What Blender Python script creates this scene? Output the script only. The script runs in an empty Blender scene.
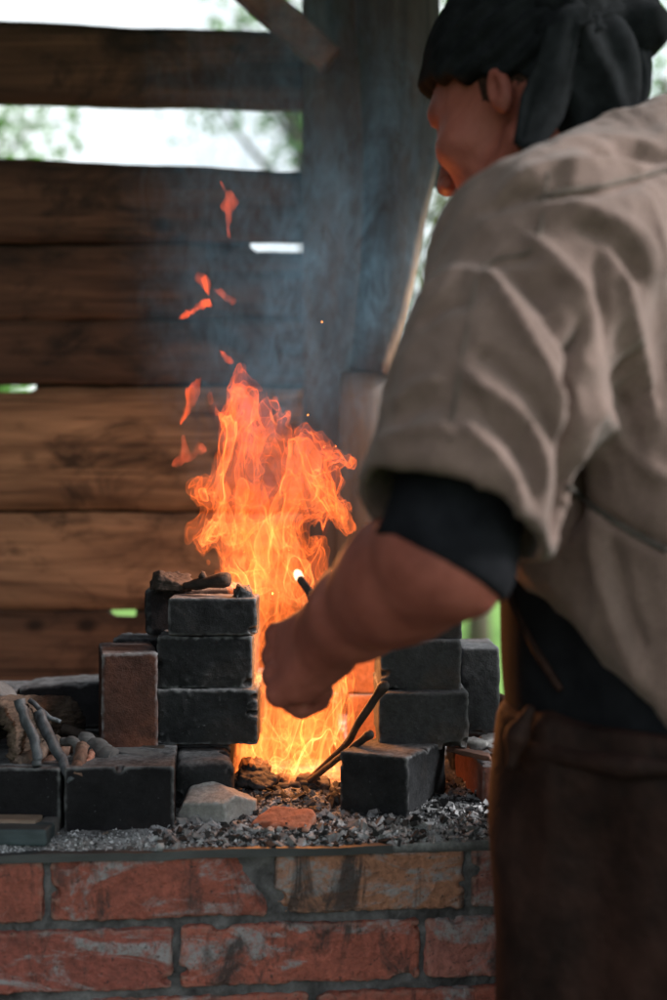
import bpy, math, random
import numpy as np
from mathutils import Vector, Matrix

R = math.radians
S = bpy.context.scene
COL = S.collection

# ------------------------------------------------------------------ camera
FPX = 1390.0                      # focal length in pixels of a 667 px wide frame
CZ = 1.20
cd = bpy.data.cameras.new("camera")
cam = bpy.data.objects.new("camera", cd)
COL.objects.link(cam)
cam.location = (0, 0, CZ)
cam.rotation_euler = (R(90), 0, 0)
cd.sensor_fit = 'HORIZONTAL'
cd.sensor_width = 24.0
cd.lens = 24.0 * FPX / 667.0
cd.clip_start = 0.05
cd.clip_end = 600
cd.dof.use_dof = True
cd.dof.focus_distance = 1.62
cd.dof.aperture_fstop = 2.8
S.camera = cam

# ------------------------------------------------------------------ light
SUN_EL, SUN_AZ = 33.0, 92.0      # azimuth measured clockwise from +Y
W = bpy.data.worlds.new("World")
S.world = W
W.use_nodes = True
wt = W.node_tree
bg = wt.nodes["Background"]
sky = wt.nodes.new("ShaderNodeTexSky")
sky.sky_type = 'NISHITA'
sky.sun_disc = False
sky.sun_elevation = R(SUN_EL)
sky.sun_rotation = R(SUN_AZ)
sky.air_density = 1.0
sky.dust_density = 3.0
tc = wt.nodes.new("ShaderNodeTexCoord")
cn = wt.nodes.new("ShaderNodeTexNoise")
cn.inputs["Scale"].default_value = 3.0
cn.inputs["Detail"].default_value = 5.0
cr = wt.nodes.new("ShaderNodeValToRGB")
cr.color_ramp.elements[0].position = 0.35
cr.color_ramp.elements[0].color = (8.0, 8.9, 9.3, 1)
cr.color_ramp.elements[1].position = 0.65
cr.color_ramp.elements[1].color = (11.0, 11.3, 11.2, 1)
mx = wt.nodes.new("ShaderNodeMix")
mx.data_type = 'RGBA'
mx.inputs[0].default_value = 0.82
wt.links.new(tc.outputs["Generated"], cn.inputs["Vector"])
wt.links.new(cn.outputs["Fac"], cr.inputs["Fac"])
wt.links.new(sky.outputs["Color"], mx.inputs[6])
wt.links.new(cr.outputs["Color"], mx.inputs[7])
wt.links.new(mx.outputs[2], bg.inputs["Color"])
bg.inputs["Strength"].default_value = 0.15

sl = bpy.data.lights.new("sun", 'SUN')
sl.energy = 5.0
sl.angle = R(14)
sl.color = (1.0, 0.97, 0.93)
sun = bpy.data.objects.new("sun", sl)
COL.objects.link(sun)
sd = Vector((math.sin(R(SUN_AZ)) * math.cos(R(SUN_EL)), math.cos(R(SUN_AZ)) * math.cos(R(SUN_EL)), math.sin(R(SUN_EL))))
sun.rotation_euler = (-sd).to_track_quat('-Z', 'Y').to_euler()

vs = S.view_settings
vs.view_transform = 'Standard'
vs.look = 'None'
vs.exposure = 0.15
vs.gamma = 1.0
vs.use_curve_mapping = False
cy = S.cycles
cy.use_denoising = True
cy.max_bounces = 8
cy.diffuse_bounces = 4
cy.volume_bounces = 1
cy.transparent_max_bounces = 64
cy.sample_clamp_indirect = 3.0
cy.caustics_reflective = False
cy.caustics_refractive = False
cy.volume_max_steps = 256

# ------------------------------------------------------------------ helpers
def P(px, py, D):
    """pixel of the 667x1000 photograph at distance D -> world point"""
    return np.array([(px - 333.5) * D / FPX, D, CZ - (py - 500) * D / FPX])

def tag(o, label=None, cat=None, group=None, kind=None):
    if label: o['label'] = label
    if cat: o['category'] = cat
    if group: o['group'] = group
    if kind: o['kind'] = kind
    return o

def empty(name, loc, label=None, cat=None, group=None):
    o = bpy.data.objects.new(name, None)
    o.empty_display_size = 0.05
    COL.objects.link(o)
    o.location = tuple(float(v) for v in loc)
    return tag(o, label, cat, group)

def wl(o):
    return np.array(o.location) + (wl(o.parent) if o.parent is not None else 0.0)

def mesh(name, v, f, mat, parent=None, smooth=True, origin=None, attr=None):
    """v (n,3) world coordinates; f list / array of quads or list of polys. One object."""
    v = np.asarray(v, dtype=np.float64)
    if origin is None:
        if parent is not None:
            origin = wl(parent)
        else:
            lo, hi = v.min(0), v.max(0)
            origin = np.array([(lo[0] + hi[0]) / 2, (lo[1] + hi[1]) / 2, lo[2]])
    origin = np.asarray(origin, dtype=np.float64)
    vl = v - origin
    me = bpy.data.meshes.new(name)
    if isinstance(f, np.ndarray):
        n, k = f.shape
        me.vertices.add(len(vl)); me.vertices.foreach_set("co", vl.astype(np.float32).ravel())
        me.loops.add(n * k); me.loops.foreach_set("vertex_index", f.astype(np.int32).ravel())
        me.polygons.add(n); me.polygons.foreach_set("loop_start", np.arange(n, dtype=np.int32) * k)
        me.update(calc_edges=True)
    else:
        me.from_pydata([tuple(p) for p in vl], [], [tuple(int(i) for i in q) for q in f])
    me.polygons.foreach_set("use_smooth", [smooth] * len(me.polygons))
    if attr is not None:
        a = me.color_attributes.new("tint", 'FLOAT_COLOR', 'POINT')
        c = np.ones((len(vl), 4), dtype=np.float32); c[:, :3] = attr
        a.data.foreach_set("color", c.ravel())
    me.materials.append(mat)
    me.update()
    o = bpy.data.objects.new(name, me)
    COL.objects.link(o)
    if parent is not None:
        o.parent = parent
        o.location = tuple(origin - wl(parent))
    else:
        o.location = tuple(origin)
    return o

# --- noise
_rs = np.random.RandomState(7)
_perm = _rs.permutation(256).astype(np.int32); _perm = np.concatenate([_perm, _perm, _perm])
_g = _rs.normal(size=(256, 3)); _g /= np.linalg.norm(_g, axis=1)[:, None]; _g = _g.astype(np.float32)

def perlin(x, y, z):
    x = np.asarray(x, dtype=np.float32); y = np.asarray(y, dtype=np.float32); z = np.asarray(z, dtype=np.float32)
    x, y, z = np.broadcast_arrays(x, y, z)
    xi = np.floor(x); yi = np.floor(y); zi = np.floor(z)
    xf = x - xi; yf = y - yi; zf = z - zi
    xi = xi.astype(np.int32) & 255; yi = yi.astype(np.int32) & 255; zi = zi.astype(np.int32) & 255
    u = xf * xf * (3 - 2 * xf); v = yf * yf * (3 - 2 * yf); w = zf * zf * (3 - 2 * zf)
    def gr(dx, dy, dz):
        h = _perm[_perm[_perm[xi + dx] + yi + dy] + zi + dz]
        return _g[h, 0] * (xf - dx) + _g[h, 1] * (yf - dy) + _g[h, 2] * (zf - dz)
    a = gr(0,0,0); a = a + u * (gr(1,0,0) - a)
    b = gr(0,1,0); b = b + u * (gr(1,1,0) - b)
    a = a + v * (b - a)
    c = gr(0,0,1); c = c + u * (gr(1,0,1) - c)
    d = gr(0,1,1); d = d + u * (gr(1,1,1) - d)
    c = c + v * (d - c)
    return (a + w * (c - a)) * 1.6

def fbm(x, y, z, n=3):
    r = 0; a = 1.0
    for i in range(n):
        r = r + a * perlin(x * 2**i + 17.3 * i, y * 2**i + 5.1 * i, z * 2**i + 9.7 * i); a *= 0.5
    return r

# --- signed distance field + surface nets
def smin(a, b, k):
    if k <= 0: return np.minimum(a, b)
    h = np.clip(0.5 + 0.5 * (b - a) / k, 0, 1)
    return b + (a - b) * h - k * h * (1 - h)

class Field:
    def __init__(s, lo, hi, h):
        s.lo = np.array(lo, dtype=float); s.h = h
        s.n = np.ceil((np.array(hi) - s.lo) / h).astype(int) + 1
        s.f = np.full(s.n, 1.0, dtype=np.float32)
    def win(s, lo, hi):
        a = np.clip(np.floor((np.array(lo) - s.lo) / s.h).astype(int), 0, s.n)
        b = np.clip(np.ceil((np.array(hi) - s.lo) / s.h).astype(int) + 1, 0, s.n)
        sl_ = tuple(slice(int(i), int(j)) for i, j in zip(a, b))
        g = [s.lo[i] + s.h * np.arange(a[i], b[i]) for i in range(3)]
        X = g[0][:, None, None]; Y = g[1][None, :, None]; Z = g[2][None, None, :]
        return sl_, X, Y, Z
    def cap(s, a, b, ra, rb=None, k=0.0, sub=False):
        rb = ra if rb is None else rb
        a = np.array(a, dtype=float); b = np.array(b, dtype=float)
        m = max(ra, rb) + k + 3 * s.h
        sl_, X, Y, Z = s.win(np.minimum(a, b) - m, np.maximum(a, b) + m)
        d = b - a; L = max(float(d @ d), 1e-9)
        t = np.clip(((X - a[0]) * d[0] + (Y - a[1]) * d[1] + (Z - a[2]) * d[2]) / L, 0, 1)
        q = np.sqrt((X - a[0] - t * d[0])**2 + (Y - a[1] - t * d[1])**2 + (Z - a[2] - t * d[2])**2) - (ra + (rb - ra) * t)
        s._put(sl_, q, k, sub)
    def ell(s, c, r, axes=None, k=0.0, sub=False, e=2.0):
        c = np.array(c, dtype=float); r = np.array(r, dtype=float)
        A = np.eye(3) if axes is None else np.array(axes, dtype=float)
        m = r.max() + k + 3 * s.h
        sl_, X, Y, Z = s.win(c - m, c + m)
        q = 0
        for i in range(3):
            p = ((X - c[0]) * A[i][0] + (Y - c[1]) * A[i][1] + (Z - c[2]) * A[i][2]) / r[i]
            q = q + np.abs(p)**e
        q = (q**(1.0 / e) - 1.0) * r.min()
        s._put(sl_, q, k, sub)
    def box(s, c, half, axes=None, rad=0.0, k=0.0, sub=False):
        c = np.array(c, dtype=float); half = np.array(half, dtype=float)
        A = np.eye(3) if axes is None else np.array(axes, dtype=float)
        m = np.linalg.norm(half) + k + 3 * s.h
        sl_, X, Y, Z = s.win(c - m, c + m)
        o = 0; mxx = None
        for i in range(3):
            p = np.abs((X - c[0]) * A[i][0] + (Y - c[1]) * A[i][1] + (Z - c[2]) * A[i][2]) - half[i] + rad
            o = o + np.maximum(p, 0)**2
            mxx = p if mxx is None else np.maximum(mxx, p)
        s._put(sl_, np.sqrt(o) + np.minimum(mxx, 0) - rad, k, sub)
    def _put(s, sl_, q, k, sub):
        q = np.asarray(q, dtype=np.float32)
        if 0 in s.f[sl_].shape: return
        if sub: s.f[sl_] = -smin(-s.f[sl_], q, k)
        else: s.f[sl_] = smin(s.f[sl_], q, k)
    def plane(s, p0, n, k=0.0):
        """cut away the side the normal points to"""
        n = np.array(n, dtype=float); n /= np.linalg.norm(n)
        sl_, X, Y, Z = s.win(s.lo, s.lo + s.h * s.n)
        q = ((X - p0[0]) * n[0] + (Y - p0[1]) * n[1] + (Z - p0[2]) * n[2]).astype(np.float32)
        s.f[sl_] = -smin(-s.f[sl_], -q, k)
    def mesh(s, iso=0.0):
        return nets(s.f - np.float32(iso), s.lo, s.h)

def nets(f, lo, h):
    f = f.copy()
    f[0] = 1; f[-1] = 1; f[:, 0] = 1; f[:, -1] = 1; f[:, :, 0] = 1; f[:, :, -1] = 1
    ins = f < 0
    cnt = np.zeros(tuple(n - 1 for n in f.shape), dtype=np.int8)
    cs = [(a, b, c) for a in (0, 1) for b in (0, 1) for c in (0, 1)]
    for a, b, c in cs:
        cnt += ins[a:f.shape[0] - 1 + a, b:f.shape[1] - 1 + b, c:f.shape[2] - 1 + c]
    act = (cnt > 0) & (cnt < 8)
    I = np.argwhere(act)
    idx = np.full(act.shape, -1, dtype=np.int32)
    idx[act] = np.arange(len(I))
    vals = {c: f[I[:, 0] + c[0], I[:, 1] + c[1], I[:, 2] + c[2]] for c in cs}
    acc = np.zeros((len(I), 3)); num = np.zeros(len(I))
    for c in cs:
        for ax in range(3):
            if c[ax] == 0:
                d = list(c); d[ax] = 1; d = tuple(d)
                va, vb = vals[c], vals[d]
                m = (va < 0) != (vb < 0)
                t = np.where(m, va / np.where(m, va - vb, 1), 0)
                p = np.zeros((len(I), 3)); p[:] = c
                p[:, ax] += t
                acc[m] += p[m]; num[m] += 1
    v = (I + acc / num[:, None]) * h + lo
    F = []
    for ax in range(3):
        o1, o2 = [a for a in range(3) if a != ax]
        a_ = [slice(1, -1)] * 3; b_ = [slice(1, -1)] * 3
        a_[ax] = slice(0, -1); b_[ax] = slice(1, None)
        A = ins[tuple(a_)]; B = ins[tuple(b_)]
        E = np.argwhere(A != B)
        if not len(E): continue
        off = np.array([1, 1, 1]); off[ax] = 0
        E = E + off
        sg = ins[E[:, 0], E[:, 1], E[:, 2]]
        def cell(d1, d2):
            q = E.copy(); q[:, o1] -= d1; q[:, o2] -= d2
            return idx[q[:, 0], q[:, 1], q[:, 2]]
        q = np.stack([cell(0, 0), cell(1, 0), cell(1, 1), cell(0, 1)], 1)
        flip = sg if ax != 1 else ~sg
        q[~flip] = q[~flip][:, ::-1]
        F.append(q)
    return v, np.concatenate(F)

def normals(v, f):
    a = v[f[:, 2]] - v[f[:, 0]]; b = v[f[:, 3]] - v[f[:, 1]]
    n = np.cross(a, b)
    out = np.zeros_like(v)
    for i in range(4): np.add.at(out, f[:, i], n)
    return out / np.maximum(np.linalg.norm(out, axis=1), 1e-12)[:, None]

def rotz(deg):
    a = R(deg); return np.array([[math.cos(a), -math.sin(a), 0], [math.sin(a), math.cos(a), 0], [0, 0, 1]])

def rough_block(half, h=0.003, rad=0.004, amp=0.0012, chips=5, seed=0, chip=0.012, cuts=()):
    """mesh of a worn brick / stone centred on 0"""
    half = np.array(half); rs = random.Random(seed)
    F_ = Field(-half - 3.4 * h, half + 3.4 * h, h)
    F_.box((0, 0, 0), half, rad=rad)
    for i in range(chips):
        c = [rs.choice((-1, 1)) * half[j] for j in range(3)]
        ax = rs.randrange(3); c[ax] = rs.uniform(-1, 1) * half[ax]
        r = chip * rs.uniform(0.3, 1.0)
        F_.ell(np.array(c) * 1.0 + np.array([rs.uniform(-.3, .3) * r for _ in range(3)]), (r * rs.uniform(.5, 1.6), r * rs.uniform(.5, 1.6), r * rs.uniform(.4, .8)), sub=True, k=0.002)
    for p0, n in cuts:
        F_.plane(p0, n, k=0.002)
    sl_, X, Y, Z = F_.win(F_.lo, F_.lo + F_.h * F_.n)
    F_.f += (amp * 0.7 * fbm(X * 45 + seed * 3.1, Y * 45 + seed, Z * 45, 2) + amp * 0.5 * fbm(X * 170 + seed, Y * 170, Z * 170, 2)).astype(np.float32)
    return F_.mesh()

def tube(pts, rads, seg=10, close=True, noise=0.0, seed=0):
    pts = np.array(pts, dtype=float); n = len(pts)
    rads = np.broadcast_to(np.array(rads, dtype=float), (n,)) if np.ndim(rads) == 0 or len(np.atleast_1d(rads)) == n else rads
    v = []; f = []
    up = np.array([0.13, 0.31, 0.94])
    for i in range(n):
        t = pts[min(i + 1, n - 1)] - pts[max(i - 1, 0)]; t /= max(np.linalg.norm(t), 1e-9)
        a = np.cross(t, up)
        if np.linalg.norm(a) < 0.05: a = np.cross(t, (1, 0, 0))
        a /= np.linalg.norm(a); b = np.cross(t, a)
        for j in range(seg):
            w = 2 * math.pi * j / seg
            r = rads[i] * (1 + noise * float(perlin(math.cos(w) * 1.5 + seed, math.sin(w) * 1.5, i * (2.2 / n) + seed)))
            v.append(pts[i] + r * (math.cos(w) * a + math.sin(w) * b))
    for i in range(n - 1):
        for j in range(seg):
            k = (j + 1) % seg
            f.append((i * seg + j, i * seg + k, (i + 1) * seg + k, (i + 1) * seg + j))
    if close:
        f.append(tuple(range(seg))[::-1]); f.append(tuple((n - 1) * seg + j for j in range(seg)))
    return np.array(v), f

def join(parts):
    V = []; F_ = []; o = 0
    for v, f in parts:
        V.append(np.asarray(v)); F_ += [tuple(int(i) + o for i in q) for q in f]; o += len(v)
    return np.concatenate(V), F_

def spline(pts, n):
    pts = np.array(pts, dtype=float); m = len(pts)
    q = np.concatenate([[2 * pts[0] - pts[1]], pts, [2 * pts[-1] - pts[-2]]])
    out = []
    for t in np.linspace(0, m - 1 - 1e-6, n):
        i = int(t); u = t - i; a, b, c, d = q[i], q[i + 1], q[i + 2], q[i + 3]
        out.append(0.5 * ((2 * b) + (-a + c) * u + (2 * a - 5 * b + 4 * c - d) * u * u + (-a + 3 * b - 3 * c + d) * u**3))
    return np.array(out)

# ------------------------------------------------------------------ materials
class M:
    def __init__(s, name):
        s.m = bpy.data.materials.new(name); s.m.use_nodes = True
        s.t = s.m.node_tree; s.b = s.t.nodes["Principled BSDF"]; s.out = s.t.nodes["Material Output"]
        s.tc = s.t.nodes.new("ShaderNodeTexCoord"); s.geo = None
    def link(s, a, b): s.t.links.new(a, b)
    def node(s, ty, **kw):
        n = s.t.nodes.new(ty)
        for k, v in kw.items(): setattr(n, k, v)
        return n
    def vec(s, scale=(1, 1, 1), loc=(0, 0, 0), rot=(0, 0, 0), src=None):
        mp = s.node("ShaderNodeMapping")
        mp.inputs["Scale"].default_value = scale; mp.inputs["Location"].default_value = loc; mp.inputs["Rotation"].default_value = rot
        s.link(src or s.tc.outputs["Object"], mp.inputs["Vector"])
        return mp.outputs["Vector"]
    def noise(s, scale, detail=4, rough=0.55, vec=None, dist=0.0, ty='FBM'):
        n = s.node("ShaderNodeTexNoise")
        n.inputs["Scale"].default_value = scale; n.inputs["Detail"].default_value = detail
        n.inputs["Roughness"].default_value = rough; n.inputs["Distortion"].default_value = dist
        s.link(vec or s.tc.outputs["Object"], n.inputs["Vector"])
        return n.outputs["Fac"]
    def ramp(s, fac, stops, interp='LINEAR'):
        r = s.node("ShaderNodeValToRGB"); r.color_ramp.interpolation = interp
        el = r.color_ramp.elements
        while len(el) < len(stops): el.new(0.5)
        for e, (p, c) in zip(el, stops):
            e.position = p
            e.color = (c, c, c, 1) if not hasattr(c, '__len__') else (*c, 1)
        s.link(fac, r.inputs["Fac"]); return r.outputs["Color"]
    def mix(s, fac, a, b, mode='MIX'):
        n = s.node("ShaderNodeMix", data_type='RGBA', blend_type=mode)
        for sock, v in ((n.inputs[0], fac), (n.inputs[6], a), (n.inputs[7], b)):
            if hasattr(v, 'links') or hasattr(v, 'is_output'): s.link(v, sock)
            elif hasattr(v, '__len__'): sock.default_value = (*v, 1)
            else: sock.default_value = v
        return n.outputs[2]
    def math(s, op, a, b=0.0, clamp=False):
        n = s.node("ShaderNodeMath", operation=op, use_clamp=clamp)
        for sock, v in ((n.inputs[0], a), (n.inputs[1], b)):
            if hasattr(v, 'is_output'): s.link(v, sock)
            else: sock.default_value = v
        return n.outputs[0]
    def normalz(s):
        g = s.node("ShaderNodeNewGeometry"); x = s.node("ShaderNodeSeparateXYZ")
        s.link(g.outputs["Normal"], x.inputs[0]); return x.outputs[2]
    def point(s):
        g = s.node("ShaderNodeNewGeometry"); return g.outputs["Pointiness"]
    def rnd(s):
        return s.node("ShaderNodeObjectInfo").outputs["Random"]
    def attr(s, name="tint"):
        a = s.node("ShaderNodeAttribute"); a.attribute_name = name; return a.outputs["Color"]
    def finish(s, color, rough=0.8, bump=None, bs=0.5, bd=0.002, spec=0.3, metal=0.0, sheen=0.0):
        if hasattr(color, 'is_output'): s.link(color, s.b.inputs["Base Color"])
        else: s.b.inputs["Base Color"].default_value = (*color, 1)
        if hasattr(rough, 'is_output'): s.link(rough, s.b.inputs["Roughness"])
        else: s.b.inputs["Roughness"].default_value = rough
        s.b.inputs["Specular IOR Level"].default_value = spec
        s.b.inputs["Metallic"].default_value = metal
        if sheen:
            s.b.inputs["Sheen Weight"].default_value = sheen; s.b.inputs["Sheen Roughness"].default_value = 0.6
        if bump is not None:
            n = s.node("ShaderNodeBump"); n.inputs["Strength"].default_value = bs; n.inputs["Distance"].default_value = bd
            s.link(bump, n.inputs["Height"]); s.link(n.outputs["Normal"], s.b.inputs["Normal"])
        return s.m

def soot_brick(name, dark, mid, warm, ash=(0.22, 0.23, 0.25), warmlim=0.62, ashtop=0.55):
    m = M(name)
    n1 = m.noise(22, 6, 0.65); n2 = m.noise(160, 5, 0.7); n3 = m.noise(7, 4, 0.6, dist=0.6)
    c = m.ramp(n1, [(0.3, dark), (0.72, mid)])
    w = m.ramp(n3, [(warmlim - 0.08, 0.0), (warmlim + 0.14, 1.0)])
    c = m.mix(w, c, warm)
    c = m.mix(0.55, c, m.ramp(n2, [(0.3, 0.35), (0.7, 1.0)]), 'MULTIPLY')
    e = m.ramp(m.point(), [(0.515, 0.0), (0.56, 1.0)])
    e = m.math('MULTIPLY', e, m.ramp(m.noise(60, 4), [(0.35, 0.1), (0.62, 0.85)]))
    c = m.mix(e, c, ash)
    top = m.ramp(m.normalz(), [(0.55, 0.0), (0.9, 1.0)])
    top = m.math('MULTIPLY', top, m.ramp(m.noise(45, 5, 0.7), [(0.3, 0.15), (0.6, ashtop + 0.25)]))
    c = m.mix(top, c, m.mix(m.ramp(n2, [(0.35, 0.0), (0.65, 1.0)]), tuple(a * 0.45 for a in ash), ash))
    speck = m.ramp(m.noise(330, 2, 0.5), [(0.71, 0.0), (0.78, 0.3)])
    c = m.mix(speck, c, ash)
    n4 = m.noise(520, 4, 0.75)
    b = m.math('ADD', m.math('MULTIPLY', n1, 0.7), m.math('ADD', m.math('MULTIPLY', n2, 0.8), m.math('MULTIPLY', n4, 0.5)))
    return m.finish(c, 0.9, b, 0.9, 0.0028, 0.15)

MAT_SOOT = soot_brick("sooty_brick", (0.012, 0.013, 0.0155), (0.036, 0.039, 0.045), (0.05, 0.045, 0.045))
MAT_SOOT2 = soot_brick("greyish_sooty_brick", (0.045, 0.048, 0.054), (0.10, 0.105, 0.115), (0.12, 0.085, 0.07))
MAT_BLACK = soot_brick("black_sooty_brick", (0.009, 0.009, 0.011), (0.021, 0.021, 0.025), (0.03, 0.024, 0.024))
MAT_RUSTB = soot_brick("russet_brick", (0.03, 0.017, 0.015), (0.085, 0.036, 0.027), (0.19, 0.075, 0.045), warmlim=0.55, ashtop=0.3)
MAT_FIRELIT = soot_brick("firelit_brick", (0.22, 0.10, 0.06), (0.42, 0.2, 0.12), (0.5, 0.26, 0.15))  # orange of the firelight is put into this brick colour
MAT_PINKB = soot_brick("pink_brick", (0.15, 0.055, 0.04), (0.26, 0.13, 0.11), (0.33, 0.08, 0.045), ashtop=0.7)
MAT_STONE = soot_brick("pale_stone", (0.17, 0.17, 0.17), (0.38, 0.38, 0.38), (0.26, 0.23, 0.21), ash=(0.55, 0.55, 0.56))
MAT_TERRA = soot_brick("terracotta", (0.30, 0.10, 0.06), (0.46, 0.17, 0.10), (0.40, 0.2, 0.14), ash=(0.5, 0.3, 0.24), ashtop=0.15)

def mat_wallbrick():
    m = M("wall_brick")
    base = m.attr()
    n1 = m.noise(18, 6, 0.65); n2 = m.noise(140, 5, 0.7)
    c = m.mix(0.6, base, m.ramp(n1, [(0.3, 0.45), (0.7, 1.15)]), 'MULTIPLY')
    c = m.mix(0.8, c, m.ramp(n2, [(0.3, 0.4), (0.7, 1.25)]), 'MULTIPLY')
    # mortar and lime smears
    sm = m.noise(9, 7, 0.66, vec=m.vec((0.75, 1, 1.7), loc=(3.7, 1.0, 0.6)), dist=1.4)
    smf = m.math('MULTIPLY', m.ramp(sm, [(0.50, 0.0), (0.57, 0.95)]), m.ramp(m.noise(75, 5, 0.75), [(0.40, 0.15), (0.56, 1.0)]))
    c = m.mix(smf, c, (0.33, 0.33, 0.35))
    # soot patches running down
    st = m.noise(11, 6, 0.68, vec=m.vec((1.9, 1, 0.6), loc=(1.2, 0, 4.0)), dist=0.8)
    c = m.mix(m.ramp(st, [(0.52, 0.0), (0.62, 0.9)]), c, (0.028, 0.024, 0.024))
    e = m.ramp(m.point(), [(0.515, 0.0), (0.56, 1.0)])
    c = m.mix(m.math('MULTIPLY', e, 0.55), c, (0.36, 0.24, 0.2))
    pit = m.ramp(m.noise(230, 2, 0.5), [(0.28, 0.7), (0.36, 0.0)])
    c = m.mix(pit, c, (0.02, 0.015, 0.015))
    c = m.mix(0.22, c, (0.12, 0.10, 0.10))
    b = m.math('ADD', n1, m.math('ADD', m.math('MULTIPLY', n2, 0.8), m.math('MULTIPLY', sm, 0.8)))
    return m.finish(c, 0.85, b, 0.95, 0.0055, 0.2)
MAT_WALL = mat_wallbrick()

def mat_simple(name, a, b, scale, rough=0.8, bs=0.5, bd=0.002, stretch=(1, 1, 1), spec=0.3, metal=0.0, detail=6, lo=0.35, hi=0.68, sheen=0.0):
    m = M(name); v = m.vec(stretch)
    n = m.noise(scale, detail, 0.62, vec=v, dist=0.2); n2 = m.noise(scale * 6, 4, 0.6, vec=v)
    c = m.ramp(n, [(lo, a), (hi, b)])
    c = m.mix(0.4, c, m.ramp(n2, [(0.3, 0.45), (0.7, 1.1)]), 'MULTIPLY')
    return m.finish(c, rough, m.math('ADD', n, m.math('MULTIPLY', n2, 0.6)), bs, bd, spec, metal, sheen)

MAT_MORTAR = mat_simple("mortar", (0.035, 0.034, 0.036), (0.17, 0.17, 0.18), 30, 0.95, 0.9, 0.004)
MAT_STEEL = mat_simple("sooty_steel", (0.025, 0.027, 0.03), (0.075, 0.08, 0.088), 25, 0.55, 0.4, 0.001, (0.3, 1, 1), 0.5, 0.3)
MAT_ROD = mat_simple("charred_rod", (0.02, 0.018, 0.018), (0.075, 0.06, 0.055), 60, 0.6, 0.6, 0.001)
MAT_TWIG = mat_simple("blue_grey_twig", (0.018, 0.021, 0.026), (0.10, 0.115, 0.135), 70, 0.6, 0.6, 0.001, (1, 1, 0.4))
MAT_TWIGB = mat_simple("brown_stick", (0.035, 0.026, 0.022), (0.20, 0.145, 0.12), 70, 0.8, 0.6, 0.002, (1, 1, 0.4))
MAT_TWIGR = mat_simple("reddish_stick", (0.05, 0.028, 0.022), (0.22, 0.13, 0.10), 70, 0.7, 0.6, 0.002, (1, 1, 0.4))
MAT_BARK = mat_simple("dry_bark", (0.022, 0.016, 0.013), (0.14, 0.10, 0.078), 60, 0.9, 0.9, 0.006, (1, 0.25, 1))
MAT_GREYW = mat_simple("weathered_grey_wood", (0.045, 0.045, 0.048), (0.15, 0.15, 0.155), 40, 0.85, 0.7, 0.003, (0.3, 0.3, 1))
MAT_TEAL = mat_simple("teal_metal", (0.022, 0.034, 0.04), (0.06, 0.085, 0.098), 25, 0.6, 0.4, 0.001, (0.3, 1, 1))
MAT_TAN = mat_simple("tan_wood", (0.12, 0.09, 0.07), (0.25, 0.19, 0.15), 25, 0.8, 0.5, 0.001, (0.3, 1, 1))
MAT_COAL = mat_simple("charcoal", (0.012, 0.012, 0.013), (0.10, 0.10, 0.11), 50, 0.7, 0.9, 0.003, hi=0.8)
MAT_CHARW = mat_simple("charred_wood", (0.010, 0.009, 0.009), (0.07, 0.048, 0.04), 40, 0.8, 0.9, 0.003, (0.4, 1, 1), hi=0.8)
MAT_REDW = mat_simple("red_brown_wood", (0.06, 0.03, 0.022), (0.2, 0.1, 0.075), 30, 0.8, 0.6, 0.002, (0.3, 1, 1))

def mat_wood(name, a, b, dark, sc=1.0):
    m = M(name)
    rn = m.rnd()
    off = m.node("ShaderNodeVectorMath", operation='SCALE'); cmb = m.node("ShaderNodeCombineXYZ")
    m.link(rn, cmb.inputs[0]); m.link(rn, cmb.inputs[1]); m.link(rn, cmb.inputs[2])
    m.link(cmb.outputs[0], off.inputs[0]); off.inputs["Scale"].default_value = 31.0
    add = m.node("ShaderNodeVectorMath", operation='ADD')
    m.link(m.tc.outputs["Object"], add.inputs[0]); m.link(off.outputs[0], add.inputs[1])
    v = m.vec((0.9 * sc, 3 * sc, 9 * sc), src=add.outputs[0]); v2 = m.vec((2.2 * sc, 9 * sc, 60 * sc), src=add.outputs[0])
    v3 = m.vec((1, 1, 1.6), src=add.outputs[0])
    g1 = m.noise(1.6, 6, 0.6, vec=v, dist=1.1); g2 = m.noise(2.2, 5, 0.6, vec=v2, dist=0.5)
    c = m.ramp(g1, [(0.28, a), (0.5, tuple((x + y) / 2 for x, y in zip(a, b))), (0.74, b)])
    c = m.mix(0.6, c, m.ramp(g2, [(0.3, 0.35), (0.62, 1.1)]), 'MULTIPLY')
    st = m.noise(5.5, 6, 0.7, vec=v3, dist=0.7)
    c = m.mix(m.ramp(st, [(0.50, 0.0), (0.64, 0.85)]), c, dark)
    kn = m.node("ShaderNodeTexVoronoi"); kn.inputs["Scale"].default_value = 6.5
    m.link(m.vec((1, 1, 1.5), src=add.outputs[0]), kn.inputs["Vector"])
    c = m.mix(m.ramp(kn.outputs["Distance"], [(0.06, 0.85), (0.16, 0.0)]), c, tuple(x * 0.5 for x in dark))
    crk = m.ramp(m.noise(1.6, 3, 0.5, vec=m.vec((1.5 * sc, 9 * sc, 75 * sc), src=add.outputs[0])), [(0.27, 0.9), (0.33, 0.0)])
    c = m.mix(crk, c, tuple(x * 0.4 for x in dark))
    bump = m.math('ADD', m.math('MULTIPLY', g2, 0.8), g1)
    return m.finish(c, 0.8, bump, 0.7, 0.004, 0.25)
MAT_BOARD = mat_wood("firelit_board", (0.09, 0.045, 0.027), (0.50, 0.28, 0.165), (0.022, 0.014, 0.011))  # two boards near the fire: its warm light is put into the colour
MAT_BOARDD = mat_wood("dim_smoked_board", (0.026, 0.015, 0.012), (0.135, 0.072, 0.048), (0.013, 0.010, 0.009))  # smoke stained; weaker firelight on these boards is painted in as well
MAT_POST = mat_simple("smoked_post", (0.035, 0.026, 0.024), (0.13, 0.095, 0.083), 14, 0.85, 0.6, 0.004, (1, 1, 0.15))
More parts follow.
